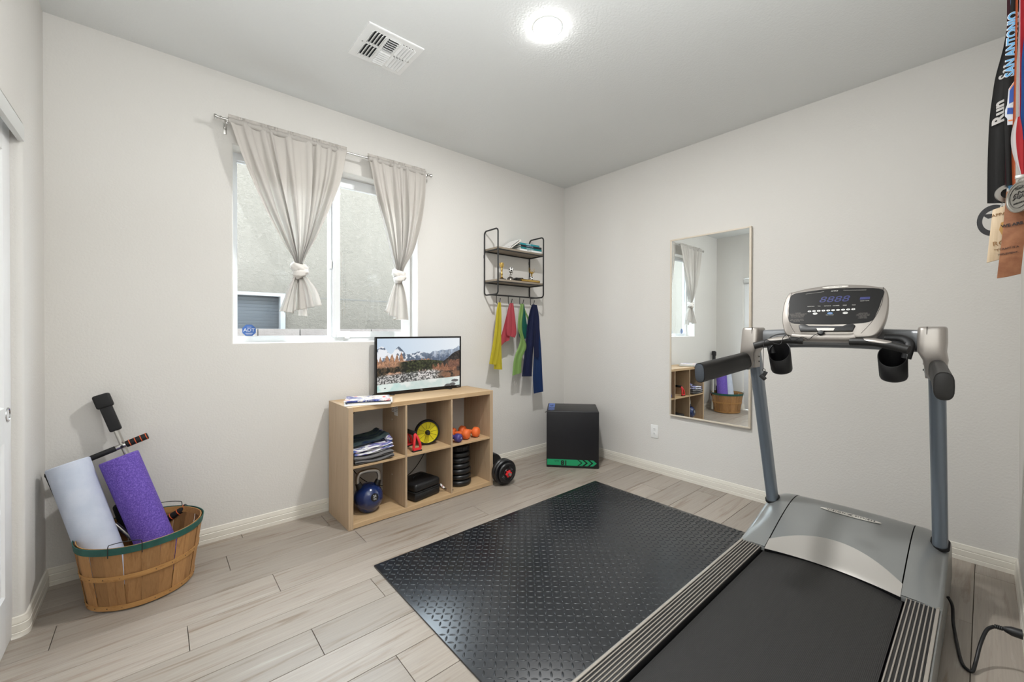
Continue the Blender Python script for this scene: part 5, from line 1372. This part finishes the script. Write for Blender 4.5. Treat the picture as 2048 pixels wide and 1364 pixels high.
# ---------------------------------------------------------------- basket and what stands in it
BC = Vector((-3.335,-.313,0))
def basket():
    o = root('bushel_basket', (BC.x, BC.y, 0), 'round wooden stave basket with a green rim standing by the closet corner', 'basket')
    ab, bb_, at, bt, hz = .186,.170,.226,.214,.292
    def pt(a, f, off=0):
        A = ab+(at-ab)*f+off; B = bb_+(bt-bb_)*f+off; return Vector((BC.x+A*math.cos(a), BC.y+B*math.sin(a), .006+(hz-.006)*f))
    n = 22; rnd = random.Random(4)
    for k in range(n):
        a0 = 2*PI*k/n; w0 = 2*PI/n; proud = .0030 if k % 2 else -.0010
        gap = rnd.uniform(.012,.045); tl = rnd.uniform(-.012,.012)
        bm = nbm(); t = nbm(); N_ = 5; M_ = 6
        def fn(u, v_, th): 
            half = w0*(.5-(gap*(.25+.75*abs(v_-.5)*2)) if not k % 2 else .52-gap*.5*v_)
            return pt(a0+half*(2*u-1)+tl*(v_-.3), v_, proud+th)
        V0 = [[t.verts.new(fn(i/N_, j/M_, 0)) for i in range(N_+1)] for j in range(M_+1)]; V1 = [[t.verts.new(fn(i/N_, j/M_, -.0022)) for i in range(N_+1)] for j in range(M_+1)]
        for j in range(M_):
            for i in range(N_):
                t.faces.new((V0[j][i],V0[j][i+1],V0[j+1][i+1],V0[j+1][i])); t.faces.new((V1[j][i],V1[j+1][i],V1[j+1][i+1],V1[j][i+1]))
            t.faces.new((V0[j][0],V0[j+1][0],V1[j+1][0],V1[j][0])); t.faces.new((V0[j][N_],V1[j][N_],V1[j+1][N_],V0[j+1][N_]))
        merge(bm, t); obj('stave', bm, M_stave, o, ang=40)
    bm = nbm(); lathe(bm, [(0,.006),(1,.006),(1,.014),(0,.014)], (BC.x,BC.y,0), (0,0,1), 40, ab-.006, bb_-.006); obj('base_board', bm, M_stave, o)
    def hoop(name, f0, f1, off, th, m, seg=72):
        bm = nbm(); R_ = []
        for k in range(seg):
            a = 2*PI*k/seg; wob = .0012*math.sin(3*a)+.0008*math.sin(7*a+1)
            R_.append([bm.verts.new(pt(a, f0, off+wob)), bm.verts.new(pt(a, f1, off+wob)), bm.verts.new(pt(a, f1, off-th+wob)), bm.verts.new(pt(a, f0, off-th+wob))])
        for k in range(seg):
            A, B = R_[k], R_[(k+1)%seg]
            for i in range(4): bm.faces.new((A[i], A[(i+1)%4], B[(i+1)%4], B[i]))
        return obj(name, bm, m, o, ang=40)
    gm = mat('rim_green', (30,82,74), .6); noise_color(gm, [(.3,(24,70,64)),(.6,(34,90,80)),(.78,(44,100,90))], 14, detail=5)
    hoop('rim_hoop', .915, 1.02, .0065, .0035, gm)['label'] = 'green painted rim hoop'
    hoop('inner_hoop', .92, 1.015, -.0035, .003, M_hoop); hoop('middle_hoop', .49, .565, .0062, .003, M_hoop); hoop('bottom_hoop', .01, .085, .0062, .003, M_hoop)
    for k in range(22):
        for f in (.527, .05):
            a = 2*PI*(k+.3)/22; p = pt(a, f, .0062); d = Vector((math.cos(a), math.sin(a), 0)); bm = nbm(); cyl(bm, p-d*.001, p+d*.0008, .0022, seg=6); obj('staple', bm, mat('rust', (84,60,44), .7), o, ang=None)
    for a in (math.radians(-103), math.radians(64)):
        p = pt(a, 1.0, .007); tdir = Vector((-math.sin(a), math.cos(a), 0)); bm = nbm()
        W_ = .056; hh = .026
        tube(bm, [p-tdir*W_+Vector((0,0,-.03)), p-tdir*W_, p-tdir*W_*.97+Vector((0,0,hh*.8)), p-tdir*W_*.8+Vector((0,0,hh)), p+Vector((0,0,hh+.004)), p+tdir*W_*.8+Vector((0,0,hh)), p+tdir*W_*.97+Vector((0,0,hh*.8)), p+tdir*W_, p+tdir*W_+Vector((0,0,-.03))], .0017, 8, smooth=4)
        obj('wire_handle', bm, M_blackmetal, o, ang=60)
basket()
def roller(name, top, bot, r, m, label, hole):
    top, bot = Vector(top), Vector(bot); ax = (top-bot).normalized(); L = (top-bot).length
    bm = nbm(); lathe(bm, [(0,0),(r-.004,0),(r,.004),(r,L-.004),(r-.004,L),(0,L)] if not hole else [(0,0),(r-.004,0),(r,.004),(r,L-.004),(r-.004,L),(.012,L),(.011,L-.01),(0,L-.01)], bot, ax, 48)
    o = obj(name, bm, m, loc=bot, ang=40); return tag(o, label, 'foam roller', 'foam rollers standing in the basket')
wf = mat('white_foam', (196,203,218), .75); noise_bump(wf, 300, .2, .001); noise_color(wf, [(.35,(190,198,214)),(.65,(202,208,222))], 10)
pf = mat('purple_foam', (100,66,172), .75); noise_bump(pf, 260, .6, .003); noise_color(pf, [(.35,(84,62,148)),(.5,(100,74,168)),(.68,(124,100,190))], 170, detail=2)
roller('foam_roller', (-3.592,-.190,.617), (-3.432,-.322,.047), .0735, wf, 'pale bluish white foam roller leaning in the basket', False)
roller('foam_roller', (-3.423,-.190,.613), (-3.244,-.300,.047), .0735, pf, 'speckled purple foam roller leaning in the basket', True)
def pull_up_bar():
    o = root('pull_up_bar', (-3.40,-.10,.02), 'doorway pull-up bar with black pads and orange ringed grips leaning in the basket', 'pull-up bar')
    orr = mat('ring_orange', (222,98,52), .5)
    a = Vector((-3.489,-.050,.885)); b = Vector((-3.220,-.150,.030)); d = (b-a).normalized()
    bm = nbm(); sd = Vector((d.z,0,-d.x)).normalized(); 
    tube(bm, [a.lerp(b, f) for f in (.12,.5,1.0)], .0165, 16, flat=.6); obj('pole', bm, M_steel, o)
    R_ = frame_to(d)
    x_ = Vector((d.z,0,-d.x)).normalized(); y_ = d.cross(x_); R_ = Matrix((x_, y_, d)).transposed()
    bm = nbm(); box(bm, a+d*.105, (.046,.040,.135), .008, R_, 3); obj('pad', bm, M_blackmat, o)
    bm = nbm(); box(bm, a+d*.012, (.064,.052,.070), .010, R_, 3); obj('end_pad', bm, M_blackmat, o)
    # crossbar with clamp and grip
    l = Vector((-3.672,-.104,.552)); r = Vector((-3.318,-.092,.681)); e = (r-l).normalized()
    bm = nbm(); cyl(bm, l+e*.02, l.lerp(r,.66), .0135, seg=18, bev=.003); obj('crossbar', bm, M_blackmat, o)
    bm = nbm(); lathe(bm, [(0,-.004),(.012,0),(.0165,.006),(.0165,.028),(.012,.030)], l, e, 18); obj('bar_end', bm, M_blackmat, o)
    bm = nbm(); cyl(bm, l.lerp(r,.66), l.lerp(r,.765), .0125, seg=18, bev=.002); cl = obj('clamp', bm, M_steel, o)
    bm = nbm(); q = l.lerp(r,.725); cyl(bm, q+Vector((0,-.010,0)), q+Vector((0,-.016,0)), .0065, seg=14); obj('bolt', bm, M_black, cl)
    def grip(p0, p1, rr_, n):
        ee = (p1-p0).normalized(); bm = nbm(); cyl(bm, p0, p1, rr_, seg=20, bev=.003); g = obj('foam_grip', bm, M_blackmat, o)
        L = (p1-p0).length
        for k in range(n):
            f = (k+.7)/(n+.0); f = min(f, .985)
            bm = nbm(); q = p0.lerp(p1, f); lathe(bm, [(rr_-.001,-.0022),(rr_+.0014,-.0014),(rr_+.0014,.0014),(rr_-.001,.0022)], q, ee, 20); obj('orange_ring', bm, orr, g)
        bm = nbm(); lathe(bm, [(0,.0008),(rr_*.62,.0008),(rr_*.66,0)], p1, ee, 18); obj('grip_end', bm, MATS['end_cap_grey'], g)
    grip(l.lerp(r,.765), r, .0165, 4)
    # second arm, down the left side of the white roller
    bm = nbm(); box(bm, (Vector((-3.664,-.100,.570))+Vector((-3.505,-.200,.060)))/2, (.012,.034,.535), .004, frame_to(Vector((-3.664,-.100,.570))-Vector((-3.505,-.200,.060)))); obj('folded_arm', bm, M_blackmat, o)
    # lower pad and lower grip inside the basket
    bm = nbm(); box(bm, (-3.405,-.150,.300), (.055,.045,.150), .012, Euler((-.1,-.25,0)).to_matrix(), 3); obj('lower_pad', bm, M_blackmat, o)
    bm = nbm(); cyl(bm, (-3.435,-.215,.300), (-3.370,-.240,.215), .010, seg=14); obj('lower_tube', bm, M_steel, o)
    grip(Vector((-3.245,-.135,.235)), Vector((-3.162,-.155,.290)), .0165, 3)
pull_up_bar()

# ---------------------------------------------------------------- medals on the wall rack above the treadmill
def medals():
    X = -1.20
    ry = dict()
    def ribbon(bm, L, R, x, amp=.0015, nf=1, sd=1, thick=.001):
        drape(bm, L, R, lambda v: 0, lambda v: amp, nf, sd, cols=10, rows=26, thick=thick, mp=lambda a, d, z: (x+d, a, z), sub=5)
    rack = root('medal_rack', (X, RY0, 2.40), 'black wall rack bar with pegs holding medal ribbons', 'medal rack')
    bm = nbm(); bx(bm, X-.16, X+.16, RY0, RY0+.012, 2.385, 2.425, .003); obj('rack_plate', bm, M_blackmetal, rack)
    xs = {'run': X+.012, 'city': X-.006, 'red': X-.016, 'flag': X-.024}
    for k, x in enumerate((X+.014, X-.006, X-.026)):
        bm = nbm(); cyl(bm, (x, RY0+.010, 2.40), (x, RY0+.115, 2.40), .004, seg=10); obj('peg', bm, M_blackmetal, rack)
    def text_strip(body, size, y0, z0, y1, z1, x, m_, par, shear=0, sx=1, bold=0):
        d = Vector((0, y1-y0, z1-z0)); R_ = d.normalized(); U_ = Vector((-1,0,0)).cross(R_)
        return text('ribbon_lettering', body, size, ((x), (y0+y1)/2, (z0+z1)/2), R_, U_, m_, par, shear=shear, sx=sx, bold=bold)
    bk = mat('ribbon_black', (26,23,22), .6)
    # 1 black ribbon with script lettering, black ring medal
    o = root('race_medal', (X+.012,-2.96,1.55), 'black ribbon with grey script lettering carrying a round cut out black medal', 'medal', 'race medals on the wall rack')
    bm = nbm(); x = X+.012
    ribbon(bm, [(-2.975,2.40),(-2.985,2.31),(-2.975,2.176),(-2.957,2.075),(-2.950,2.009),(-2.944,1.929),(-2.941,1.798),(-2.941,1.657)], [(-3.000,2.40),(-3.003,2.30),(-2.994,2.166),(-2.989,2.056),(-2.986,1.98),(-2.984,1.898),(-2.983,1.785),(-2.982,1.648)], x, .002, 1, 2)
    rb = obj('ribbon', bm, bk, o)
    gi = mat('grey_script_ink', (190,186,182), .6)
    text_strip('Run', .040, -2.966, 1.900, -2.966, 2.005, x-.0035, gi, rb, shear=-.25, sx=1.15, bold=.0015)
    text_strip('See', .034, -2.976, 2.035, -2.980, 2.125, x-.0035, gi, rb, shear=-.2, sx=.95, bold=.001)
    bm = nbm(); F = frame_to((1,.1,0)); c = Vector((x+.004,-2.955,1.598)); ring = []
    n = 40
    for rr_, dx in ((.051,-.003),(.051,.003),(.034,.003),(.034,-.003)):
        ring.append([bm.verts.new(c+Vector((dx, rr_*.72*math.cos(2*PI*k/n), rr_*math.sin(2*PI*k/n)))) for k in range(n)])
    for i in range(4):
        for k in range(n): bm.faces.new((ring[i][k], ring[i][(k+1)%n], ring[(i+1)%4][(k+1)%n], ring[(i+1)%4][k]))
    prism(bm, [c+Vector((-.002, a, b_)) for a, b_ in ((-.030,.020),(.026,.024),(.012,.008),(-.004,.010),(-.028,-.010))], (.004,0,0))
    obj('medal_ring', bm, mat('gunmetal', (40,40,42), .3, metal=.6), o)
    # 2 black ribbon with light blue lettering and crest
    x = X-.006
    o = root('race_medal', (x,-2.99,1.40), 'black ribbon with light blue city lettering and a crest, leather tag below', 'medal', 'race medals on the wall rack')
    bm = nbm()
    ribbon(bm, [(-2.985,2.41),(-2.987,2.298),(-2.984,2.249),(-2.981,2.201),(-2.979,2.162),(-2.977,2.113),(-2.975,2.079),(-2.975,1.966),(-2.976,1.899),(-2.978,1.819),(-2.982,1.70)], [(-3.003,2.41),(-3.004,2.287),(-3.003,2.24),(-3.003,2.191),(-3.002,2.15),(-3.001,2.11),(-2.999,2.068),(-2.998,1.956),(-2.997,1.90),(-2.997,1.813),(-2.998,1.70)], x, .001, 1, 3)
    rb = obj('ribbon', bm, bk, o)
    ob = mat('outline_pale', (205,208,215), .6); lb = mat('letter_blue', (96,160,205), .6)
    text_strip('SAN ANTONIO', .0300, -2.9868, 2.032, -2.9935, 2.270, x-.0022, ob, rb, sx=.98, bold=.0016)
    text_strip('SAN ANTONIO', .0275, -2.9870, 2.032, -2.9937, 2.270, x-.0030, lb, rb, sx=1.065, bold=.0006)
    def flat(name, pts, xx, m_, par, th=.0008):
        bm = nbm(); prism(bm, [(xx, a, b_) for a, b_ in pts], (-th,0,0)); return obj(name, bm, m_, par, ang=None)
    flat('crest', [(-2.998,2.035),(-2.984,2.010),(-2.981,1.960),(-2.977,1.945),(-2.977,1.925),(-2.982,1.915),(-2.982,1.895),(-2.997,1.892)], x-.0022, ob, rb)
    flat('crest_field', [(-2.996,2.022),(-2.986,2.003),(-2.985,1.962),(-2.996,1.966)], x-.0032, mat('crest_blue', (28,70,150), .6), rb)
    flat('crest_stripe', [(-2.9965,2.030),(-2.9855,2.009),(-2.9855,2.005),(-2.9965,2.025)], x-.0034, mat('crest_orange', (225,130,70), .6), rb)
    flat('crest_field', [(-2.997,1.945),(-2.982,1.950),(-2.981,1.930),(-2.997,1.925)], x-.0032, MATS['crest_blue'], rb)
    flat('crest_stripe', [(-2.9965,1.908),(-2.984,1.910),(-2.984,1.906),(-2.9965,1.904)], x-.0034, MATS['crest_orange'], rb)
    text_strip('OPA', .010, -2.990, 1.935, -2.990, 1.965, x-.0036, ob, rb)
    lea = mat('leather_tan', (150,98,66), .6); noise_bump(lea, 180, .3, .001); noise_color(lea, [(.3,(132,82,52)),(.7,(164,110,76))], 30)
    bm = nbm(); prism(bm, [(x-.012,-2.981,1.679),(x-.012,-3.026,1.681),(x-.013,-3.021,1.55),(x-.014,-3.012,1.412),(x-.014,-2.985,1.405),(x-.014,-2.963,1.402),(x-.013,-2.975,1.56)], (.005,0,0), .0012); lt = obj('leather_tag', bm, lea, o)
    ink = mat('burn_ink', (52,44,44), .7)
    text('tag_lettering', 'WE ARE F', .0125, (x-.0150,-2.998,1.571), (0,-1,.10), (0,.10,1), ink, lt, bold=.0005)
    text('tag_lettering', 'CRAFT IS A', .0080, (x-.0150,-2.988,1.497), (0,-1,.10), (0,.10,1), ink, lt)
    text('tag_lettering', 'IMPLEMENT.', .0080, (x-.0150,-2.986,1.480), (0,-1,.10), (0,.10,1), ink, lt)
    # 3 wooden tag
    o = root('wooden_tag', (X+.004,-2.96,1.46), 'pale wooden tag with burnt lettering hanging behind the leather tag', 'tag')
    wt = mat('maple', (214,190,158), .6); noise_color(wt, [(.35,(204,180,146)),(.65,(222,200,170))], 6, vec=coords(wt, (1,14,1)))
    bm = nbm(); prism(bm, [(X+.002,-2.953,1.631),(X+.002,-2.990,1.642),(X+.002,-2.985,1.470),(X+.002,-2.941,1.458)], (.008,0,0), .001); tg = obj('tag_board', bm, wt, o)
    bi = mat('burnt_ink', (150,110,66), .7)
    text('tag_lettering', 'APPA', .0135, (X+.0012,-2.966,1.612), (0,-1,.12), (0,.12,1), bi, tg)
    text('tag_lettering', 'RO', .021, (X+.0012,-2.968,1.518), (0,-1,.1), (0,.1,1), bi, tg)
    text('tag_lettering', '"TR', .012, (X+.0012,-2.966,1.496), (0,-1,.1), (0,.1,1), bi, tg)
    bm = nbm(); prism(bm, [(X+.0015,a,b_) for a, b_ in ((-2.971,1.585),(-2.985,1.590),(-2.985,1.545),(-2.974,1.542),(-2.967,1.562))], (-.0006,0,0)); obj('tag_shape', bm, mat('gold_print', (196,150,84), .6), tg, ang=None)
    bm = nbm(); tube(bm, [(X+.004,-2.985,1.640),(X+.010,-2.982,1.66),(X+.012,-2.975,1.655),(X+.006,-2.970,1.636)], .0016, 6, smooth=5); obj('tag_loop', bm, M_steel, o)
    # 4 light blue and orange ribbons
    for nm, L, R_, c_, xx, lab in (('blue', [(-2.986,2.40),(-2.986,2.1),(-2.983,1.90),(-2.982,1.817),(-2.984,1.736),(-2.987,1.671)], [(-3.0,2.40),(-2.998,2.1),(-2.994,1.90),(-2.990,1.815),(-2.993,1.766),(-2.995,1.677)], (110,165,205), X-.0035, 'pale blue ribbon hanging between the black ribbons and the striped one'),
                               ('orange', [(-2.99,2.40),(-2.988,2.1),(-2.988,1.90),(-2.990,1.799),(-2.994,1.685)], [(-3.0,2.40),(-2.999,2.1),(-2.999,1.90),(-2.999,1.796),(-3.000,1.691)], (200,100,50), X-.0155, 'narrow orange ribbon beside the pale blue ribbon')):
        if nm == 'orange': L = [(-2.9965+.0005*0,2.40),(-2.996,2.2),(-2.9945,2.0),(-2.992,1.86),(-2.991,1.799),(-2.994,1.685)]; R_ = [(-3.001,2.40),(-3.0005,2.2),(-2.999,2.0),(-2.999,1.86),(-2.999,1.796),(-3.000,1.691)]
        bm = nbm(); ribbon(bm, L, R_, xx, .0008); tag(obj('medal_ribbon', bm, mat('ribbon_'+nm, c_, .6), ang=60), lab, 'ribbon', 'loose ribbons on the wall rack')
    # 5 red blue ribbon, striped fold, silver coin medal
    x = X-.024
    o = root('race_medal', (x,-3.01,1.58), 'red and blue ribbon with a white edge carrying a large engraved silver medal', 'medal', 'race medals on the wall rack')
    bm = nbm(); ribbon(bm, [(-3.004,2.40),(-3.004,2.288),(-3.005,2.128),(-3.005,1.95),(-3.006,1.85),(-3.009,1.73)], [(-3.030,2.40),(-3.025,2.274),(-3.026,2.12),(-3.027,1.96),(-3.029,1.85),(-3.020,1.715)], x, .002); obj('ribbon', bm, mat('ribbon_red', (190,32,48), .6), o)['label'] = 'red ribbon'
    bm = nbm(); ribbon(bm, [(-3.0030,2.40),(-3.0030,2.288),(-3.0040,2.128),(-3.004,1.95),(-3.005,1.85)], [(-3.0055,2.40),(-3.0055,2.288),(-3.0060,2.128),(-3.0065,1.95),(-3.0065,1.85)], x-.003, .001); obj('ribbon_edge', bm, mat('ribbon_pink', (225,190,200), .6), o)
    bm = nbm(); ribbon(bm, [(-3.0135,2.15),(-3.009,2.08),(-3.009,1.968),(-3.008,1.888),(-3.012,1.83)], [(-3.030,2.18),(-3.029,2.08),(-3.029,1.968),(-3.028,1.888),(-3.028,1.834)], x-.005, .001); obj('ribbon_fold', bm, mat('fold_deep_blue', (30,84,160), .6), o)['label'] = 'blue ribbon fold'
    Lp = [(-2.999,1.905),(-2.990,1.860),(-2.990,1.815),(-2.998,1.765),(-3.010,1.715)]
    for k, (a, b_, c_) in enumerate(((0,.42,(230,226,226)),(.42,1.0,(206,44,54)))):
        Rp = [(-3.007,1.905),(-3.012,1.860),(-3.014,1.815),(-3.014,1.765),(-3.014,1.715)]
        LL = [(l[0]+(r_[0]-l[0])*a, l[1]) for l, r_ in zip(Lp, Rp)]; RR = [(l[0]+(r_[0]-l[0])*b_, l[1]) for l, r_ in zip(Lp, Rp)]
        bm = nbm(); ribbon(bm, LL, RR, x-.008-.001*k, .0006); obj('striped_fold', bm, mat('stripe_%d' % k, c_, .6), o)
    cm = mat('coin_silver', (168,165,158), .35, metal=.85); c = Vector((x-.034,-3.008,1.648)); ax = Vector((-1,1.6,0)).normalized()
    bm = nbm(); lathe(bm, [(0,.0022),(.0425,.0022),(.0435,.0036),(.0475,.0036),(.0485,.0020),(.0485,-.002),(.0,-.002)], c, ax, 44); cn = obj('coin', bm, cm, o)
    bm = nbm(); F = frame_to(ax)
    up_ = Vector((0,0,1)); sd = up_.cross(ax).normalized()
    P_ = lambda a, b_: c+sd*a+up_*b_+ax*.0030
    tube(bm, [P_(-.020,.003),P_(-.012,.012),P_(-.004,.008),P_(.0,.017),P_(.008,.010),P_(.015,.013),P_(.020,.003)], .0012, 5, smooth=4)
    tube(bm, [P_(-.022,-.006),P_(-.010,-.001),P_(0,-.006),P_(.010,-.001),P_(.022,-.006)], .0012, 5, smooth=4)
    for k in range(7): tube(bm, [P_(-.018+.006*k,-.003),P_(-.018+.006*k,.006)], .0008, 5)
    tube(bm, [P_(.034*math.cos(2*PI*k/30),.034*math.sin(2*PI*k/30)) for k in range(30)], .0007, 5, closed=True)
    obj('coin_relief', bm, mat('coin_dark', (62,60,58), .5, metal=.5), cn)
    text('coin_lettering', 'TEXAS', .010, P_(0,.026), sd, up_, MATS['coin_dark'], cn); text('coin_lettering', 'MARATHON', .007, P_(0,-.019), sd, up_, MATS['coin_dark'], cn)
    bm = nbm(); tube(bm, [c+up_*.047+sd*(.007*math.cos(a))+up_*.007*math.sin(a) for a in [2*PI*k/16 for k in range(16)]], .002, 6, closed=True); box(bm, c+up_*.062, (.004,.022,.012), .002); obj('coin_loop', bm, M_steel, cn)
    # 6 small grey ring medal
    x = X+.005
    o = root('race_medal', (x,-2.97,1.64), 'small grey ring medal peeking out behind the leather tag', 'medal', 'race medals on the wall rack')
    bm = nbm(); lathe(bm, [(.016,-.003),(.028,-.003),(.029,0),(.028,.003),(.016,.003),(.016,-.003)], (x,-2.984,1.678), (1,.3,0), 36); obj('ring', bm, M_steel, o)
    bm = nbm(); ribbon(bm, [(-2.979,2.40),(-2.979,1.95),(-2.978,1.70)], [(-2.997,2.40),(-2.995,1.95),(-2.992,1.70)], x-.0015, .0005); obj('ribbon', bm, mat('ribbon_maroon', (70,24,34), .6), o)
medals()
